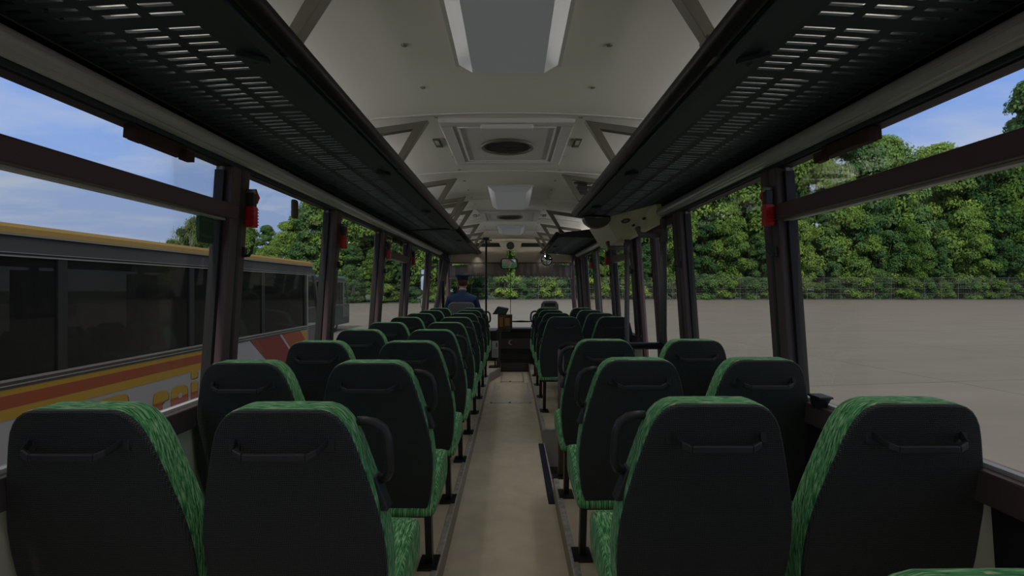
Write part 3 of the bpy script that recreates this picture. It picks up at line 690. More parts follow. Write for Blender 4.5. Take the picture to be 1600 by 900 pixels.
# black ashtray pockets on the right sill
for i, y in enumerate((1.13, 2.02, 2.80)):
    o = thing('wall_pocket', 'black flared pocket on the right sill, %s' % ['at the right edge beside the front-most camera row', 'beside the second seat row', 'beside the third seat row'][i], 'wall pocket', (wx(1,-.45)-.03, y, H(-.44)), 'sill pockets')
    m = MB(); m.hexa([(.0,.0,-.04),(.03,.0,-.04),(.03,.05,-.04),(.0,.05,-.04),(-.02,-.04,.012),(.03,-.04,.012),(.03,.03,.012),(-.02,.03,.012)]); m.build('pocket', 'plastic_black', o, bevel=.004)
    m = MB(); m.box(-.024,.032,-.046,.034,.010,.018); m.build('lid', 'dash_black', o, bevel=.002)
    m = MB(); wall_slab(m, 1, .03, .19, -1.0, WB-.09, -.012, .0); m.v = [(a-(wx(1,-.45)-.03), b, c-H(-.44)) for a,b,c in m.v]; m.build('back_plate', 'rubber_black', o)

# ------------------------------------------------------------------ seats
prof = [(.432,.170),(.437,.190),(.452,.206),(.50,.221),(.57,.231),(.63,.236),(.70,.2355),(.76,.230),(.82,.219),(.88,.205),(.94,.189),(.99,.175),(1.025,.163),(1.048,.150),(1.065,.136),(1.077,.118),(1.083,.098)]
OUT = [(hw, z) for z, hw in prof] + [(.04,1.084),(-.04,1.084)] + [(-hw, z) for z, hw in reversed(prof)]
OUT = OUT + [(-.12,.430),(0,.430),(.12,.430)]
def back_y(z):       # rear surface of the leaning shell
    return .235*(1.085-z)
def loft_back(mb, layers):
    n = len(OUT); uvs = []; per = [0]
    for i in range(n): a, b = OUT[i], OUT[(i+1) % n]; per.append(per[-1] + math.hypot(a[0]-b[0], a[1]-b[1]))
    rings = []
    for dy, inset in layers:
        ring = []
        for i, (x, z) in enumerate(OUT):
            a, b = OUT[i-1], OUT[(i+1) % n]; tx, tz = b[0]-a[0], b[1]-a[1]; l = math.hypot(tx, tz); nx, nz = -tz/l, tx/l
            # outline runs counter-clockwise seen from behind: (nx, nz) points inwards
            ring.append((x + nx*inset, back_y(z) + dy, z + nz*inset))
        rings.append(ring)
    base = len(mb.v); mb.v += [p for r_ in rings for p in r_]; acc = 0
    faces = []
    for j in range(len(rings)-1):
        for i in range(n):
            k = (i+1) % n; faces.append(((base+j*n+i, base+j*n+k, base+(j+1)*n+k, base+(j+1)*n+i), (per[i], layers[j][0]), (per[i+1], layers[j+1][0])))
    mb.f += [f_[0] for f_ in faces]
    mb.f.append(tuple(base+i for i in range(n))[::-1]); mb.f.append(tuple(base+(len(rings)-1)*n+i for i in range(n)))
    return faces, per, n, base
def uv_from(me, fn):
    uv = me.uv_layers.new(name='UVMap')
    for p in me.polygons:
        for li in p.loop_indices:
            uv.data[li].uv = fn(me.vertices[me.loops[li].vertex_index].co, p)
def back_uv(co, p):
    # along the outline on the band, flat on the faces
    n = p.normal
    if abs(n.y) > .75: return (co.z, co.x)
    if abs(n.z) > .62: return (co.x + co.z*.3, co.y)
    return (co.z - abs(co.x)*.5, co.y + .5)
def rbox(name, x0, x1, y0, y1, z0, z1, r, m, parent, **k):
    mb = MB(); mb.box(x0, x1, y0, y1, z0, z1); return mb.build(name, m, parent, bevel=r, seg=4, **k)
def seat(kind):       # kind: 0 plain (window side), +1 handle on +x, -1 handle on -x
    o = thing('bus_seat', 'x', 'seat', (0,0,0), 'rows of bus seats')
    mb = MB(); loft_back(mb, [(.004,.004),(.010,0),(.085,0),(.100,.006),(.108,.022)])
    b = mb.build('backrest', 'green_fabric', o, smooth=True); uv_from(b.data, back_uv)
    mb = MB(); loft_back(mb, [(-.008,.008),(-.005,.003),(.002,.002),(.010,.002)])
    pnl = mb.build('back_panel', 'black_fabric', o, smooth=True)
    for p in pnl.data.polygons: p.use_smooth = len(p.vertices) == 4
    for p in b.data.polygons: p.use_smooth = len(p.vertices) == 4
    # cushion: tall rounded pad with a front roll
    mb = MB(); pts = [(.135,.421),(.135,.445),(.20,.50),(.30,.545),(.42,.570),(.52,.578),(.575,.565),(.605,.530),(.610,.48),(.597,.44),(.55,.418)]
    vs = []; fs = []; xs_ = [(-.234,.02),(-.228,.006),(-.205,0),(0,-.004),(.205,0),(.228,.006),(.234,.02)]
    cy, cz = .37, .48; n = len(pts)
    for x, ins in xs_:
        for (a, c_) in pts:
            d = math.hypot(a-cy, c_-cz); vs.append((x, a-(a-cy)/d*ins, c_-(c_-cz)/d*ins))
    for j in range(len(xs_)-1):
        for i in range(n): fs.append((j*n+i, j*n+(i+1)%n, (j+1)*n+(i+1)%n, (j+1)*n+i))
    fs.append(tuple(range(n))); fs.append(tuple(len(vs)-n+i for i in range(n))[::-1])
    mb.add(vs, fs); c_ = mb.build('seat_cushion', 'green_fabric', o, smooth=True)
    uv_from(c_.data, lambda co, p: (co.z*.9, co.y*.7) if abs(p.normal.x) > .6 else (co.y, co.x))
    # rear bar handle on the panel
    zc = .985; mb = MB(); yb = back_y(zc)
    P_ = [(-.115, yb-.006, zc+.022), (-.100, yb-.045, zc+.004), (-.075, yb-.052, zc-.006), (.075, yb-.052, zc-.006), (.100, yb-.045, zc+.004), (.115, yb-.006, zc+.022)]
    for i in range(5):
        a, c2 = Vector(P_[i]), Vector(P_[i+1]); t = .012
        mb.hexa([(a.x,a.y-.006,a.z-t),(c2.x,c2.y-.006,c2.z-t),(c2.x,c2.y+.006,c2.z-t),(a.x,a.y+.006,a.z-t),(a.x,a.y-.006,a.z+.006),(c2.x,c2.y-.006,c2.z+.006),(c2.x,c2.y+.006,c2.z+.006),(a.x,a.y+.006,a.z+.006)])
    for s in (-1, 1): mb.box(s*.115-.014, s*.115+.014, yb-.014, yb+.004, zc-.006, zc+.034)
    mb.build('rear_handle', 'plastic_black', o, bevel=.003)
    # underframe and pedestal
    mb = MB(); mb.box(-.21,.21,.18,.56,.396,.419); mb.build('seat_frame', 'leg_black', o)
    lx = .15 if kind > 0 else (-.16 if kind < 0 else .0)
    mb = MB(); mb.hexa([(lx-.017,.53,.01),(lx+.017,.53,.01),(lx+.017,.58,.01),(lx-.017,.58,.01),(lx-.017,.46,.39),(lx+.017,.46,.39),(lx+.017,.51,.39),(lx-.017,.51,.39)])
    mb.build('leg', 'leg_black', o, bevel=.003)
    mb = MB(); mb.box(lx-.05,lx+.045,.48,.62,.0,.012); mb.build('foot_plate', 'leg_black', o, bevel=.002)
    if kind:
        s = kind
        mb = MB(); y1 = .075+back_y(1.0)
        a = [(s*.160,y1,1.030),(s*.178,y1,1.031),(s*.205,y1,1.026),(s*.228,y1,1.010),(s*.238,y1,.985),(s*.2425,y1,.93),(s*.240,y1+.01,.90),(s*.231,y1+.015,.880),(s*.214,y1+.02,.872)]
        mb.tube(a, .0125, 12); mb.build('grab_handle', 'plastic_black', o, smooth=True)
        mb = MB(); y2 = y1+.02
        mb.hexa([(s*.216,y2-.03,.80),(s*.242,y2-.03,.80),(s*.242,y2+.02,.80),(s*.216,y2+.02,.80),(s*.190,y2-.03,.888),(s*.208,y2-.03,.888),(s*.208,y2+.02,.888),(s*.190,y2+.02,.888)])
        mb.build('handle_bracket', 'plastic_black', o, bevel=.003)
    return o
protos = {k: seat(k) for k in (0, 1, -1)}; used = set()
def place(kind, x, y, label):
    if kind in used: o = copy_tree(protos[kind])
    else: o = protos[kind]; used.add(kind)
    o.location = (x, y, PLAT); o['label'] = label
    return o
P = .77
rown = ['nearest', 'second', 'third', 'fourth', 'fifth', 'sixth', 'seventh', 'eighth', 'ninth']
for k in range(9):
    y = P*(1.6+k)
    place(1, -.560, y, 'green and black bus seat by the aisle, %s row on the left' % rown[k])
    place(0, -1.058, y, 'green and black bus seat by the window, %s row on the left' % rown[k])
for i, k in enumerate((.575, 1.68, 2.70, 3.71, 6.70, 7.68, 8.72, 9.72)):
    y = P*k
    nm = ['row cut off at the bottom right corner', 'nearest full row on the right', 'second full row on the right', 'third full row behind the middle door',
          'first row ahead of the middle door', 'second row ahead of the middle door', 'third row ahead of the middle door', 'front row on the right'][i]
    place(-1, .520, y, 'green and black bus seat by the aisle, ' + nm)
    if i: place(0, 1.030, y, 'green and black bus seat by the window, ' + nm)

# guide seat and driver's seat
def grey_seat(x, y, zb, label, w=.22):
    o = thing('driver_seat' if x < 0 else 'guide_seat', label, 'seat', (x, y, PLAT))
    m = MB(); t = zb-PLAT
    m.prism([(-w,t-.62),(w,t-.62),(w+.01,t-.25),(w-.01,t-.06),(w-.04,t-.01),(w-.08,t),(-w+.08,t),(-w+.04,t-.01),(-w+.01,t-.06),(-w-.01,t-.25)], .0, .10, 'y'); m.build('backrest', 'driver_seat_grey', o, bevel=.02, seg=3)
    m = MB(); m.box(-.25,.25,.08,.56,t-.72,t-.58); m.build('seat_cushion', 'driver_seat_grey', o, bevel=.03, seg=3)
    m = MB(); m.box(-.18,.18,.12,.45,.0,t-.72); m.build('pedestal', 'dash_black', o, bevel=.01)
    return o
grey_seat(-.80, 8.05, H(-.225), 'grey speckled seat that the driver sits on')
g = grey_seat(.63, 8.5, H(-.21), 'grey folding guide seat at the front right of the aisle', .15)
m = MB(); m.box(-.09,.09,-.012,.0,H(-.30)-PLAT,H(-.25)-PLAT); m.build('grip_recess', 'rubber_black', g)

# ------------------------------------------------------------------ driver
def skin_mesh(name, joints, links, mt, parent, sub=2, root=0):
    me = bpy.data.meshes.new(name); me.from_pydata([j[0] for j in joints], links, []); o = bpy.data.objects.new(name, me); sc.collection.objects.link(o)
    if parent: o.parent = parent
    me.materials.append(MATS[mt])
    md = o.modifiers.new('skin', 'SKIN'); md.use_smooth_shade = True
    for i, j in enumerate(joints):
        r = j[1]; r = (r, r) if not isinstance(r, tuple) else r; me.skin_vertices[0].data[i].radius = r; me.skin_vertices[0].data[i].use_root = (i == root)
    s = o.modifiers.new('sub', 'SUBSURF'); s.levels = sub; s.render_levels = sub
    return o
dv = thing('person', 'driver in a blue uniform jacket and peaked cap seated at the wheel, seen from behind', 'person', (-.80, 8.27, PLAT))
hp = .77     # hip height above the platform
J = [((0,0,hp),(.15,.11)),((0,.0,hp+.18),(.14,.10)),((0,.0,hp+.36),(.16,.10)),((0,.01,hp+.46),(.12,.08)),((0,.02,hp+.54),.052),((0,.035,hp+.61),.052),((0,.05,hp+.69),(.072,.085)),((0,.05,hp+.76),(.066,.08))]
K = [(0,1),(1,2),(2,3),(3,4),(4,5),(5,6),(6,7)]
for s in (-1, 1):
    b = len(J)
    J += [((s*.17,.0,hp+.42),.062),((s*.235,.06,hp+.20),.048),((s*.20,.27,hp+.10),.038),((s*.175,.40,hp+.16),.028),((s*.165,.455,hp+.185),(.036,.018))]
    K += [(2,b),(b,b+1),(b+1,b+2),(b+2,b+3),(b+3,b+4)]
    h0 = b+4
    for f_, (dx, L_) in enumerate(((-.027,.9),(-.009,1.0),(.009,.95),(.027,.75))):
        q = len(J); J += [((s*.165+dx,.49,hp+.205),.009),((s*.165+dx*1.1,.49+.022*L_,hp+.19),.0085),((s*.165+dx*1.1,.485+.01*L_,hp+.165),.007)]
        K += [(h0,q),(q,q+1),(q+1,q+2)]
    q = len(J); J += [((s*.165-s*.036,.455,hp+.18),.010),((s*.165-s*.045,.475,hp+.165),.009)]; K += [(h0,q),(q,q+1)]
    b = len(J); J += [((s*.10,.06,hp-.02),.085),((s*.13,.42,hp+.02),.068),((s*.14,.52,hp-.30),.050),((s*.14,.55,.09),.040),((s*.15,.68,.045),.035)]
    K += [(0,b),(b,b+1),(b+1,b+2),(b+2,b+3),(b+3,b+4)]
skin_mesh('body', J, K, 'skin', dv)
# head details
hz = hp+.70
m = MB(); m.ell((0,.06,hz),(.078,.098,.118),20,14); m.build('head', 'skin', dv, smooth=True)
m = MB()
m.tube([(0,.155,hz+.02),(0,.172,hz-.015),(0,.158,hz-.03)], [.008,.014,.010], 8)
for s in (-1, 1): m.ell((s*.080,.05,hz-.01),(.010,.020,.032),8,6)
fc = m.build('nose_and_ears', 'skin', dv, smooth=True)
m = MB()
for s in (-1, 1): m.ell((s*.030,.148,hz+.02),(.012,.007,.007),8,6)
m.build('eyes', 'paper_white', dv, smooth=True)
m = MB(); m.ell((0,.150,hz-.062),(.024,.007,.006),8,6); m.build('lips', 'coach_red', dv, smooth=True)
m = MB(); m.ell((0,.043,hz+.012),(.084,.094,.105),20,14); m.v = [(x, min(y, .09), max(z, hz-.075)) for x, y, z in m.v]; m.build('hair', 'hair_brown', dv, smooth=True)
m = MB(); n = 24; vs = []; fs = []
for r_, z_ in ((.088,.030),(.092,.075),(.112,.105),(.118,.118),(.105,.132),(.05,.140),(.001,.141)):
    for k in range(n): vs.append((r_*math.cos(2*PI*k/n), .05+r_*1.12*math.sin(2*PI*k/n), hz+z_-.0 + (.012*math.sin(2*PI*k/n) if z_ > .09 else 0)))
for j in range(6):
    for k in range(n): fs.append((j*n+k, j*n+(k+1)%n, (j+1)*n+(k+1)%n, (j+1)*n+k))
m.add(vs, fs); cp = m.build('cap', 'cap_blue', dv, smooth=True)
m = MB(); m.prism([(.075*math.cos(PI*k/12), .13+.07*math.sin(PI*k/12)) for k in range(13)], hz+.026, hz+.034, 'z'); m.build('peak', 'rubber_black', cp)
# jacket: continuous torso with sleeves
JJ = [((0,0,hp-.02),(.185,.14)),((0,-.005,hp+.18),(.180,.125)),((0,-.005,hp+.34),(.205,.125)),((0,.0,hp+.455),(.165,.095)),((0,.012,hp+.525),(.075,.070)),((0,.02,hp+.560),(.062,.060))]
KK = [(0,1),(1,2),(2,3),(3,4),(4,5)]
for s in (-1, 1):
    b = len(JJ); JJ += [((s*.195,.0,hp+.425),.072),((s*.245,.05,hp+.24),.066),((s*.245,.10,hp+.15),.060),((s*.20,.27,hp+.10),.050),((s*.178,.385,hp+.155),.040)]
    KK += [(3,b),(b,b+1),(b+1,b+2),(b+2,b+3),(b+3,b+4)]
skin_mesh('jacket', JJ, KK, 'uniform_blue', dv)
m = MB(); m.tube([(0,.014,hp+.565),(0,.02,hp+.595)], [.066,.058], 16); m.build('shirt_collar', 'paper_white', dv, smooth=True)
TT = [((0,0,hp-.06),(.16,.12))]; TK = []
for s in (-1, 1):
    b = len(TT); TT += [((s*.10,.08,hp-.03),.098),((s*.13,.42,hp+.01),.080),((s*.14,.52,hp-.29),.064),((s*.14,.55,.12),.056)]; TK += [(0,b),(b,b+1),(b+1,b+2),(b+2,b+3)]
skin_mesh('trousers', TT, TK, 'cap_blue', dv)
for s in (-1, 1):
    m = MB(); m.ell((s*.15,.63,.045),(.048,.13,.045),14,8); m.build('shoe', 'rubber_black', dv, smooth=True)
# steering wheel
o = thing('steering_wheel', 'black steering wheel in front of the driver', 'steering wheel', (-.80, 8.86, H(-.46)))
m = MB(); n = 36; rr = .23; tl = math.radians(35)
m.tube([(rr*math.cos(2*PI*k/n), rr*math.sin(2*PI*k/n)*math.cos(tl), rr*math.sin(2*PI*k/n)*math.sin(tl)) for k in range(n+1)], .014, 8); m.build('rim', 'plastic_black', o, smooth=True)
m = MB()
for k in range(3):
    a = PI/2+2*PI*k/3; m.tube([(0,0,-.02),(rr*math.cos(a), rr*math.sin(a)*math.cos(tl), rr*math.sin(a)*math.sin(tl))], .010, 6)
m.build('spoke', 'plastic_black', o, smooth=True)
m = MB(); m.tube([(0,0,0),(0,.34,-.60)], [.045,.03], 12); m.build('column', 'dash_black', o, smooth=True)

# ------------------------------------------------------------------ dashboard and counter
o = thing('dashboard', 'black dashboard front with vents across the end of the aisle', 'dashboard', (0, 9.3, 0))
m = MB(); m.box(-1.22,1.15,.35,.84,.146,H(-.80)); m.box(-.20,.50,.0,.84,0,H(-.78)); m.build('body', 'dash_black', o, bevel=.02)
m = MB(); m.box(-.24,.50,-.02,.30,H(-.78),H(-.73)); m.build('top_ledge', 'dash_black', o, bevel=.01)
m = MB(); m.box(-.24,.44,-.025,-.001,H(-1.10),H(-.92)); pn_ = m.build('grey_panel', 'dash_grey', o, bevel=.006)
m = MB(); a0 = math.radians(60)
arc = [(.045*math.cos(a0+k*math.radians(240)/14)-.02, .045*math.sin(a0+k*math.radians(240)/14)) for k in range(15)] + [(.035*math.cos(a0+math.radians(240)-k*math.radians(240)/14)-.005, .035*math.sin(a0+math.radians(240)-k*math.radians(240)/14)) for k in range(15)]
m.prism([(x, z+H(-.985)) for x, z in arc], -.027, -.031, 'y'); m.build('crescent_emblem', 'paper_white', pn_)
m = MB()
for k in range(5): m.box(-.20,.32,-.012,0,H(-1.20-.02*k),H(-1.19-.02*k))
m.build('vent_slat', 'dash_grey', o)
m = MB(); m.box(-.19,.33,-.010,.0,H(-1.50),H(-1.36)); m.build('lower_vent', 'dash_grey', o, bevel=.004)
o = thing('barrier_bar', 'thin dark barrier bar across the front of the aisle', 'bar', (0, 9.15, 0))
m = MB(); m.tube([(-.05,0,H(-.60)),(.16,0,H(-.597)),(.38,0,H(-.60))], [.010,.018,.010], 10); m.tube([(.38,0,H(-.60)),(.38,0,PLAT)], .012, 8); m.build('bar', 'tube_black', o, smooth=True)
# ticket counter
o = thing('ticket_machine', 'brown ticket machine box with a tilted dark lid on a stand by the driver', 'ticket machine', (-.24, 8.8, PLAT))
z0 = H(-.715)-PLAT
m = MB(); m.box(-.005,.245,-.01,.20,z0,z0+.255); bx = m.build('case', 'box_brown', o, bevel=.008)
m = MB(); m.box(.02,.085,-.016,-.009,z0+.05,z0+.21); m.box(.115,.20,-.016,-.009,z0+.07,z0+.20); m.build('front_label', 'box_yellow', bx)
m = MB(); m.hexa([(-.10,.0,z0+.262),(.14,-.02,z0+.262),(.14,.18,z0+.262),(-.10,.2,z0+.262),(-.01,.02,z0+.395),(.19,.0,z0+.36),(.17,.15,z0+.37),(.0,.17,z0+.40)]); m.build('lid', 'plastic_black', o, bevel=.01)
m = MB(); m.box(-.03,.22,.0,.22,z0-.035,z0-.001); m.build('tray', 'box_brown', o, bevel=.004)
m = MB(); m.box(-.03,.04,.04,.16,.01,z0-.036); m.tube([(.03,.03,z0-.18),(.03,.03,z0-.04)], .022, 12); m.build('stand', 'dash_grey', o)
m = MB(); m.box(-.16,.035,.0,.2,.0,.02); m.build('base', 'rubber_black', o)
o = thing('timetable_card', 'white printed card hanging below the ticket machine', 'card', (-.29, 8.78, H(-1.05)))
m = MB(); m.box(-.055,.055,-.01,.01,-.14,.14); cd = m.build('card', 'paper_white', o, bevel=.002)
m = MB(); m.box(.015,.04,-.013,-.010,.04,.11)
for k in range(6): m.box(-.045,.04,-.0125,-.010,-.12+.022*k,-.114+.022*k)
m.build('print', 'dash_grey', cd)
m = MB(); m.tube([(0,.02,-.14),(0,.02,-.33)], .012, 8); m.box(-.05,.05,-.03,.08,-.36,-.33); m.build('holder', 'rubber_black', o)

# mirrors
def mirror_mat():
    m = bpy.data.materials.new('mirror'); m.use_nodes = True; b = m.node_tree.nodes['Principled BSDF']
    b.inputs['Metallic'].default_value = 1; b.inputs['Roughness'].default_value = 0.02; b.inputs['Base Color'].default_value = (.9,.92,.95,1); MATS['mirror'] = m
mirror_mat()
o = thing('interior_mirror', 'rounded rectangular interior mirror hanging at the middle of the windscreen', 'mirror', (-.05, 9.78, H(.465)))
m = MB(); m.prism(rrect(.16,.10,.04), -.012, .03, 'y'); m.build('frame', 'plastic_black', o)
m = MB(); m.prism(rrect(.145,.085,.035), -.018, -.012, 'y'); gl = m.build('glass', 'mirror', o); 
m = MB(); m.tube([(0,.02,.09),(.0,.09,.33)], .010, 8); m.build('stem', 'plastic_black', o, smooth=True)
o.rotation_euler = (math.radians(4), 0, math.radians(3))
o = thing('round_mirror', 'small round convex mirror under the right rack at the windscreen', 'mirror', (.655, 9.72, H(.53)))
m = MB(); m.tube([(0,-.012,0),(0,.02,0)], .108, 28); m.build('frame', 'plastic_black', o)
m = MB(); m.ell((0,-.010,0),(.094,.035,.094),24,14); m.build('glass', 'mirror', o, smooth=True)
m = MB(); m.tube([(0,.02,.09),(0,.15,.25)], .010, 8); m.build('stem', 'plastic_black', o, smooth=True)
o = thing('outside_mirror', 'pair of tall exterior mirrors outside the driver window on the left', 'mirror', (-1.56, 9.1, H(0)))
m = MB(); m.prism(rrect(.065,.215,.05), -.01, .05, 'y'); m.v = [(a,b,c+.13) for a,b,c in m.v]; m.build('large_housing', 'plastic_black', o)
m = MB(); m.prism(rrect(.055,.13,.045), -.016, -.010, 'y'); m.v = [(a,b,c+.085) for a,b,c in m.v]; m.build('large_glass', 'mirror', o)
m = MB(); m.prism(rrect(.052,.04,.02), -.016, -.010, 'y'); m.v = [(a,b,c+.285) for a,b,c in m.v]; m.build('top_glass', 'mirror', o)
m = MB(); m.prism(rrect(.06,.115,.05), -.01, .04, 'y'); m.v = [(a,b,c-.26) for a,b,c in m.v]; m.build('small_housing', 'plastic_black', o)
m = MB(); m.prism(rrect(.05,.10,.045), -.016, -.010, 'y'); m.v = [(a,b,c-.26) for a,b,c in m.v]; m.build('small_glass', 'mirror', o)
m = MB(); m.tube([(.0,.05,.40),(.0,.05,-.42),(.28,.3,-.42)], .014, 8); m.tube([(0,.05,.38),(.3,.3,.42)], .014, 8); m.build('arm', 'plastic_black', o, smooth=True)

# curtains
def curtain(side, y0, y1, h1, h0, mt, label, gather=None):
    m = MB(); nu, nv = 70, 14; vs = []; fs = []
    for j in range(nv+1):
        v = j/nv; h = h1+(h0-h1)*v
        if gather:   # narrows and sweeps back towards the tie
            ya = y0+(gather[0]-y0)*v**1.3; yb = y1+(gather[1]-y1)*v**1.3
        else: ya, yb = y0, y1
        for i in range(nu+1):
            u = i/nu; vs.append((wx(side,h)-side*(.05+.018*math.sin(u*2*PI*8)), ya+(yb-ya)*u, H(h)))
    for j in range(nv):
        for i in range(nu): fs.append((j*(nu+1)+i, j*(nu+1)+i+1, (j+1)*(nu+1)+i+1, (j+1)*(nu+1)+i))
    m.add(vs, fs); o = m.build('curtain', mt, smooth=True); md = o.modifiers.new('s', 'SOLIDIFY'); md.thickness = .002
    tag(o, label, 'curtain'); return o
curtain(-1, 8.75, 9.55, .50, -.45, 'curtain_grey', 'dark grey pleated curtain swept back beside the driver window', (7.95, 8.25))
curtain(1, 6.82, 7.05, .49, -.42, 'curtain_light', 'pale brown gathered curtain hanging at the front right side window')
curtain(1, 8.52, 8.72, .49, -.42, 'curtain_grey', 'narrow grey curtain hanging by the front door')
m = MB(); m.box(-1.16,-1.12,8.45,8.53,H(-.9),H(.12)); tag(m.build('cab_partition', 'rubber_black', bevel=.01), 'black upright partition post behind the driver on the left', 'partition')

# ------------------------------------------------------------------ neighbouring coaches
mat('coach_door', (0.10, 0.10, 0.10), 0.4)
mat('coach_body_dark', (0.05, 0.065, 0.06), 0.5)
def coach(name, label, X, y0, y1, stripe, detail=True, roofc='coach_roof_yellow', body='coach_white'):
    o = thing(name, label, 'coach', (X, y0, GROUND), 'coaches parked on the left')
    Wd = 2.5; Ln = y1-y0; B = 2.4     # heights are measured from the lot, the eye being at B
    top, sill, cil = B+.56, B-.92, B+.29
    # lower body with wheel arches cut as dark discs, sill to skirt
    m = MB(); m.box(-Wd, 0, 0, Ln+.25, .35, sill); m.build('lower_body', body, o, bevel=.05)
    m = MB(); m.prism([(-Wd+.0,cil+.03),(0,cil+.03),(-.03,top),(-.10,top+.10),(-Wd+.10,top+.10),(-Wd+.03,top)], 0, Ln-.45, 'y'); m.build('roof', 'coach_grey', o, bevel=.02)
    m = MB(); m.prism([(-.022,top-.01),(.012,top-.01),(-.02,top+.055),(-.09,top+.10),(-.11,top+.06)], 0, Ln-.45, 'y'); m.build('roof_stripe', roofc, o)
    m = MB(); m.box(-.01,.012,0,Ln-.42,cil+.025,cil+.040); m.box(-.01,.016,0,Ln-.42,cil+.062,cil+.070); m.box(-.01,.016,0,Ln-.45,top-.03,top-.012); m.build('roof_trim', 'coach_trim', o)
    m = MB(); m.box(-.01,.02,0,Ln,sill-.012,sill+.010); m.box(-.01,.025,0,Ln,sill-.055,sill-.045); m.build('sill_trim', 'coach_trim', o)
    m = MB(); m.box(-.02,.012,0,Ln,sill-.085,sill-.012); m.build('sill_band', 'coach_grey', o)
    # pillars and panes on both sides
    ys = [0]; 
    while ys[-1]+2.3 < Ln-1.2: ys.append(ys[-1]+2.3)
    ys.append(Ln-.95)
    for sx in (-.05, -Wd):
        m = MB()
        for i, yy in enumerate(ys):
            m.box(sx, sx+.05, yy-.06, yy+.06, sill, cil+.03)
        m.build('pillars', 'coach_dark', o)
    for i in range(len(ys)-1):
        for sx in (-.030, -Wd+.02):
            m = MB(); m.box(sx, sx+.010, ys[i]+.06, ys[i+1]-.06, sill+.01, cil+.03); m.build('pane', 'coach_glass', o)
    # far-side curtains and sun screens, seen through the panes
    for i in range(len(ys)-1):
        a, b = ys[i], ys[i+1]
        for q, w_ in ((a, .42), (b-.42, .42)):
            m = MB(); n = 16; m.prism([(-Wd+.10+.02*math.sin(k*1.7), q+w_*k/n) for k in range(n+1)]+[(-Wd+.06, q+w_), (-Wd+.06, q)], sill+.12, cil-.02, 'z'); m.build('curtain', 'coach_curtain', o)
    for k in range(int((Ln-2)/.85)):
        for sx in (-.45,-.95,-1.6,-2.1):
            if k % 1 == 0:
                m = MB(); m.prism([(sx-.21,sill-.3),(sx+.21,sill-.3),(sx+.20,sill+.22),(sx+.14,sill+.30),(sx-.14,sill+.30),(sx-.20,sill+.22)], .6+.85*k, .72+.85*k, 'y'); 
                m.build('inner_seat', 'coach_dark', o)
    m = MB(); m.box(-Wd+.05,-.06,.1,Ln-.6,sill-.6,sill-.55); m.build('inner_floor', 'coach_dark', o)
    # front: raked windscreen side and mask
    yf = Ln-.95
    m = MB(); m.prism([(Ln-.50,cil+.10),(Ln-.38,cil+.10),(Ln+.14,sill-.1),(Ln+.02,sill-.1)], -.05, .01, 'x'); m.prism([(Ln-.50,cil+.10),(Ln-.38,cil+.10),(Ln+.14,sill-.1),(Ln+.02,sill-.1)], -Wd, -Wd+.05, 'x'); m.build('screen_pillar', 'coach_grey', o)
    m = MB(); m.prism([(yf+.10,cil+.02),(Ln-.50,cil+.02),(Ln+.02,sill-.1),(Ln+.02,sill-.75),(yf+.12,sill-.75)], -.030, -.018, 'x'); m.build('door_pane', 'window_glass', o)
    m = MB(); m.prism([(yf+.06,cil+.02),(yf+.10,cil+.02),(yf+.14,sill-.75),(yf+.10,sill-.75)], -.01, .014, 'x'); m.build('door_frame', 'coach_trim', o)
    m = MB(); m.box(.0,.012,yf+.16,Ln+.10,.75,sill-.10); m.build('door_panel', 'coach_door', o, bevel=.004)
    m = MB(); m.hexa([(-Wd+.05,Ln+.12,sill-.1),(-.05,Ln+.12,sill-.1),(-.05,Ln+.13,sill-.1),(-Wd+.05,Ln+.13,sill-.1),(-Wd+.05,Ln-.40,cil+.1),(-.05,Ln-.40,cil+.1),(-.05,Ln-.39,cil+.1),(-Wd+.05,Ln-.39,cil+.1)]); m.build('windscreen', 'window_glass', o)
    m = MB(); m.box(-Wd+.02,-.02,-.02,.02,sill,cil+.06); m.build('rear_panel', 'coach_white', o)
    for yy in (Ln-2.2, 2.2):
        for xx in (-.30, -Wd+.02):
            m = MB(); m.tube([(xx,yy,.50),(xx+.28,yy,.50)], .50, 28); w_ = m.build('wheel', 'tire', o)
            m = MB(); m.tube([(xx-.004,yy,.50),(xx+.285,yy,.50)], .27, 20); m.build('hub', 'coach_trim', w_)
    m = MB(); m.tube([(.02,Ln+.02,cil-.05),(.22,Ln+.30,cil-.10),(.22,Ln+.30,cil-.25)], .015, 6); m.box(.14,.30,Ln+.28,Ln+.33,cil-.62,cil-.22); m.build('mirror', 'plastic_black', o)
    return o, B
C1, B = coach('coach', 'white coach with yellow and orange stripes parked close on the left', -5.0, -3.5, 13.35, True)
def side_poly(mb, poly, t0, t1):    # polygon in (y, h) on the coach's side, h relative to the eye
    mb.prism([(y+3.5, h+B) for y, h in poly], t0, t1, 'x')
m = MB(); side_poly(m, [(-3.4,-1.067),(8.85,-1.067),(8.95,-1.0),(-3.4,-1.0)], 0, .006); side_poly(m, [(-3.4,-1.31),(8.5,-1.31),(8.6,-1.20),(-3.4,-1.20)], 0, .006); m.build('yellow_stripe', 'coach_yellow', C1)
m = MB(); side_poly(m, [(-3.4,-1.20),(8.6,-1.20),(8.85,-1.067),(-3.4,-1.067)], 0, .006); m.build('orange_stripe', 'coach_orange', C1)
m = MB(); side_poly(m, [(9.75,-1.0),(11.0,-1.0),(12.2,-1.95),(11.1,-1.95)], 0, .006); m.build('red_block', 'coach_red', C1)
m = MB(); side_poly(m, [(11.12,-1.0),(12.05,-1.0),(13.2,-1.95),(12.32,-1.95)], 0, .006); m.build('orange_block', 'coach_orange', C1)
m = MB(); side_poly(m, [(12.08,-1.0),(12.35,-1.0),(13.5,-1.95),(13.23,-1.95)], 0, .006); m.build('yellow_block', 'coach_yellow', C1)
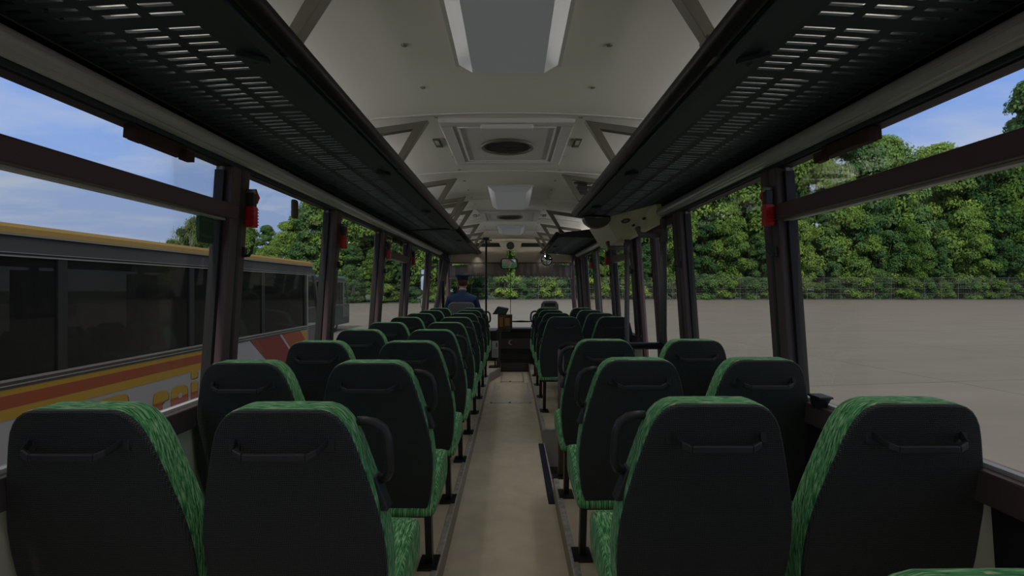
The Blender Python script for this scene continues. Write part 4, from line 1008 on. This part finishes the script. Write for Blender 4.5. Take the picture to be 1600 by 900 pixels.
# big lettering: flat painted glyphs, two-coloured with a dark drop edge
def rpoly(pts, r=.05, n=4):
    out = []; N_ = len(pts)
    for i in range(N_):
        p = Vector(pts[i][:2]); rr = pts[i][2] if len(pts[i]) > 2 else 0
        if rr == 0: out.append(tuple(p)); continue
        a = (Vector(pts[i-1][:2])-p).normalized(); b = (Vector(pts[(i+1) % N_][:2])-p).normalized()
        s_, e_ = p+a*rr, p+b*rr
        for k in range(n+1):
            t = k/n; out.append(tuple(s_*(1-t)**2 + p*2*t*(1-t) + e_*t*t))
    return out
GL = {
 'r': [[(0,0),(.17,0),(.17,.21),(.22,.25,.03),(.31,.25,.03),(.31,.40,.10),(0,.40,.10)]],
 'e': [[(0,0,.09),(.36,0,.03),(.36,.07,.03),(.17,.07),(.17,.13),(.38,.13),(.38,.40,.11),(0,.40,.11)]],
 'i': [[(0,0),(.16,0),(.16,.40,.03),(0,.40,.03)], [(0,.45,.03),(.16,.45,.03),(.16,.56,.03),(0,.56,.03)]],
 'F': [[(0,0),(.97,0),(.97,.39,.04),(.45,.39),(.45,.20),(.19,.20),(.19,.46),(.64,.46),(.64,.62,.10),(0,.62,.10)]],
 'n': [[(0,0),(.17,0),(.17,.28),(.24,.28),(.24,0),(.41,0),(.41,.40,.10),(0,.40,.03)]],
 's': [[(0,0,.03),(.36,0,.10),(.36,.24,.06),(.16,.24),(.16,.29),(.35,.29),(.35,.40,.05),(0,.40,.10),(0,.16,.06),(.20,.16),(.20,.11),(0,.11)]],
}
def letter(ch, y, base=-1.87, s=1.0):
    lo = MB(); sh = MB()
    for poly in GL[ch]:
        q = [(a*s, b*s) for a, b in rpoly(poly)]
        lo.prism(q, .004, .010, 'x'); sh.prism([(a+.022, b-.012) for a, b in q], .001, .004, 'x')
    if ch == 'e':
        sh2 = MB(); sh2.prism([(.20*s+.045*math.cos(2*PI*k/16), .255*s+.040*math.sin(2*PI*k/16)) for k in range(16)], .010, .012, 'x')
    p = lo.build('letter_'+ch, 'letter_paint', C1); p.location = (0, y+3.5, B+base)
    e = sh.build('drop_edge', 'coach_dark', p)
    if ch == 'e': sh2.build('counter', 'coach_white', p)
letter('F', 6.02, -1.98); letter('r', 7.13); letter('e', 7.50); letter('i', 7.97); letter('s', 8.3); letter('e', 8.8); letter('n', 9.3)
C2, B = coach('coach', 'second coach with a green roof edge, mostly hidden behind the white coach front', -9.6, 19.5, 30.0, False, roofc='coach_teal', body='coach_body_dark')

# ------------------------------------------------------------------ fence
fo = thing('wire_fence', 'tall grey wire fence along the far edge of the lot', 'fence', (0, 100.6, GROUND+.14))
hF = 4.3; xf0, xf1 = -8.0, 122.0; pm = None
x = xf0; i = 0
while x <= xf1:
    if pm is None:
        m = MB(); m.tube([(0,0,0),(0,0,hF),(0,-.35,hF+.45)], .05, 6); pm = m.build('post', 'fence_grey', fo); pm.location.x = x
    else:
        c_ = pm.copy(); sc.collection.objects.link(c_); c_.location.x = x
    x += 3.3
m = MB()
for k in range(5): m.box(xf0, xf1, -.02, .02, .1+k*(hF-.15)/4, .14+k*(hF-.15)/4)
x = xf0
while x < xf1: m.box(x, x+.025, -.01, .01, .1, hF); x += .33
m.build('wire_mesh', 'fence_grey', fo)
# street lamp far on the left
o = thing('street_lamp', 'double-armed street lamp beyond the roof of the white coach', 'street lamp', (-53.4, 85, GROUND+.1))
m = MB(); m.tube([(0,0,0),(0,0,11.6)], [.14,.07], 8); m.build('pole', 'dash_grey', o, smooth=True)
for s in (-1, 1):
    m = MB(); m.tube([(0,0,11.5),(s*.8,0,11.65)], .05, 6); m.box(s*1.15-.6, s*1.15+.6, -.2, .2, 11.55, 11.8); m.build('lamp_head', 'dash_black', o)

# ------------------------------------------------------------------ trees
def tree_mesh(seed, Hh, Rr, base, mt, cards, lobes, card=.42, droop=0.0):
    r = random.Random(seed); v = []; f = []; iv = []; 
    cen = []
    for i in range(lobes):
        t = r.random(); z = base + (Hh-base)*(t**.85)
        k = math.sin(PI*min(1, .12+.88*(z-base)/(Hh-base)))**.6 if z > base else .3
        a = r.random()*2*PI; d = Rr*k*math.sqrt(r.random())*.82
        lr = Rr*(.15+.16*r.random())
        cen.append((d*math.cos(a), d*math.sin(a), min(z, Hh-lr), lr))
    for c_ in cen:
        for _ in range(cards//lobes):
            u = r.random()*2*PI; w = r.uniform(-.55, 1); q = math.sqrt(max(0, 1-w*w)); rad = c_[3]*(r.uniform(.62, 1.28))
            p = Vector((c_[0]+rad*q*math.cos(u), c_[1]+rad*q*math.sin(u), c_[2]+rad*w*.8))
            if droop: p.z -= r.random()*droop
            n_ = Vector((q*math.cos(u), q*math.sin(u), w)) + Vector((r.uniform(-1,1), r.uniform(-1,1), r.uniform(-.4,1)))*.7
            n_.normalize(); a_ = n_.cross(Vector((r.uniform(-1,1), r.uniform(-1,1), r.uniform(-1,1)))).normalized(); b_ = n_.cross(a_)
            s_ = card*r.uniform(.55, 1.2); o_ = len(v)
            if droop: b_ = Vector((0,0,1)); s_ *= .8
            v += [tuple(p-a_*s_*.6), tuple(p-b_*s_*(2.0 if droop else 1.0)), tuple(p+a_*s_*.6), tuple(p+b_*s_+n_*s_*.2)]
            f.append((o_, o_+1, o_+2, o_+3))
    me = bpy.data.meshes.new('foliage'); me.from_pydata(v, [], f); me.materials.append(MATS[mt])
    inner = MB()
    for c_ in cen: inner.ell((c_[0], c_[1], c_[2]), (c_[3]*.6, c_[3]*.6, c_[3]*.5), 8, 6)  # opaque filler blobs, shade of the crown depths put into their colour
    ti = MB(); ti.tube([(0,0,-.3),(.1,0,base*.7),(0,.1,Hh*.7)], [Rr*.055, Rr*.045, Rr*.015], 8)
    for k in range(6):
        a = k*1.05; ti.tube([(0,0,base*.6+k*.5),(Rr*.5*math.cos(a), Rr*.5*math.sin(a), base+(Hh-base)*.4+k*.3)], [Rr*.025, Rr*.01], 5)
    return me, inner, ti
def make_tree(name, seed, Hh, Rr, base, mt, cards, lobes, card, droop=0.0):
    me, inner, ti = tree_mesh(seed, Hh, Rr, base, mt, cards, lobes, card, droop)
    o = thing(name, 'x', 'tree' if name != 'shrub' else 'shrub')
    fo_ = bpy.data.objects.new('foliage', me); sc.collection.objects.link(fo_); fo_.parent = o
    inner.build('crown_filler', 'crown_shade', o, smooth=True, autos=False)
    ti.build('trunk' if name != 'shrub' else 'stem', 'bark', o, smooth=True)
    return o
T = [make_tree('broadleaf_tree', 11, 20, 5.5, 2.0, 'leaf_fresh', 34000, 85, .23),
     make_tree('broadleaf_tree', 12, 20, 5.0, 1.5, 'leaf_deep', 34000, 85, .23),
     make_tree('broadleaf_tree', 13, 20, 6.0, 2.5, 'leaf_fresh', 36000, 95, .24),
     make_tree('broadleaf_tree', 14, 20, 4.0, 1.0, 'leaf_deep', 30000, 70, .22)]
WI = make_tree('willow_tree', 21, 20, 7.0, 3.0, 'leaf_pale', 26000, 60, .20, 2.0)
SH = [make_tree('shrub', 31, 4.5, 3.2, .3, 'leaf_fresh', 9000, 30, .15), make_tree('shrub', 32, 4.5, 3.0, .3, 'leaf_deep', 9000, 30, .15)]
placed = set()
def plant(proto, x, y, h, w, label, grp, rz=None):
    o = proto if proto.name not in placed else copy_tree(proto); placed.add(proto.name)
    base = 4.5 if 'shrub' in proto.name else 20
    s = h/base; o.location = (x, y, GROUND+.1); o.scale = (s*w, s*w, s); o.rotation_euler = (0, 0, R.uniform(0, 6.28) if rz is None else rz)
    o['label'] = label; o['group'] = grp; return o
G1, G2, G3, G4 = 'trees beyond the fence on the right', 'trees seen through the windscreen', 'trees beyond the lot on the left', 'shrubs at the foot of the trees'
# right side: silhouette heights in metres above the lot at y = 104
top_r = [(14,34),(20,33),(27,34),(34,35),(41,34),(48,34),(54,36),(60,36),(66,31),(72,33.5),(78,32.5),(84,28),(90,31),(96,30),(102,32),(111,45),(119,48)]
for i, (x, h) in enumerate(top_r):
    side = 'tall dense tree behind the fence, %s' % ('beyond front right windows' if x < 34 else 'beyond middle right windows' if x < 56 else 'beyond near right window' if x < 92 else 'tallest at right edge')
    plant(T[i % 4], x+R.uniform(-1,1), 109+R.uniform(-1.5,2.5), h+2.0, .80, side, G1)
for i in range(19):
    x = 8+i*6.1+R.uniform(-1,1)
    plant(T[(i+2) % 4], x, 104.2+R.uniform(-.8,1.2), R.uniform(14,22), .85, 'lower bright green tree in front row behind right fence', G1)
for i in range(9):
    x = -30+i*4.9
    plant(T[(i*3) % 4], x, (109 if x > -9 else 96)+R.uniform(-1,2), R.uniform(24,30), .8, 'tall green tree seen through the windscreen', G2)
for i in range(9):
    x = -26+i*4.6
    plant(T[(i+1) % 4], x, 104.3 if x > -9 else 88, R.uniform(11,15), .9, 'low leafy tree behind the fence seen through the windscreen', G2)
lh = [(-50,11.5),(-45.5,13.0),(-41,12.8),(-37,13.5),(-33,17.5),(-29,21),(-25,23),(-21,24),(-17,25),(-13,26)]
for i, (x, h) in enumerate(lh):
    plant(T[(i+1) % 4], x, 86+R.uniform(-1,1), h, 1.0, 'green tree past the front of the white coach' if x < -34 else 'tall tree seen through left front windows', G3)
for i in range(9):
    plant(T[i % 4], -48+i*4.4, 82.5, R.uniform(7,9.5), 1.1, 'small bright tree at the left edge of the lot', G3)
plant(WI, -68.5, 112, 18.5, .85, 'pale green willow above the roof of the white coach', 'pale trees')
plant(WI, -74.5, 112, 13.5, .8, 'smaller pale tree left of the willow above the coach roof', 'pale trees')
for i in range(26):
    plant(SH[(i+1) % 2], -12+i*5.2, 107.0, R.uniform(5.5,7.0), 1.15, 'tall dark shrub in the second row behind the wire fence', 'understorey shrubs')
for i in range(30):
    plant(SH[i % 2], -10+i*4.4+R.uniform(-.6,.6), 102.3+R.uniform(-.3,.5), R.uniform(3.2,5.2), 1.1, 'leafy shrub directly behind the wire fence', G4)
for i in range(9):
    plant(SH[i % 2], -46+i*4.3, 80.9, R.uniform(2.5,3.8), 1.2, 'leafy shrub at the left kerb of the lot', G4)

num = ['first','second','third','fourth','fifth','sixth','seventh','eighth','ninth','tenth','eleventh','twelfth','thirteenth','fourteenth','fifteenth','sixteenth','seventeenth','eighteenth','nineteenth','twentieth',
       '21st','22nd','23rd','24th','25th','26th','27th','28th','29th','30th']
rows = {}
for o in sc.objects:
    if o.parent is None and o.get('category') in ('tree', 'shrub', 'x') or (o.parent is None and o.name.startswith(('broadleaf_tree', 'shrub', 'willow'))):
        o['category'] = 'shrub' if o.name.startswith('shrub') else 'tree'; rows.setdefault(o['label'], []).append(o)
for lab, os_ in rows.items():
    if len(os_) > 1:
        for i, o in enumerate(sorted(os_, key=lambda q: q.location.x/q.location.y)): o['label'] = lab + ', ' + num[i] + ' from left'
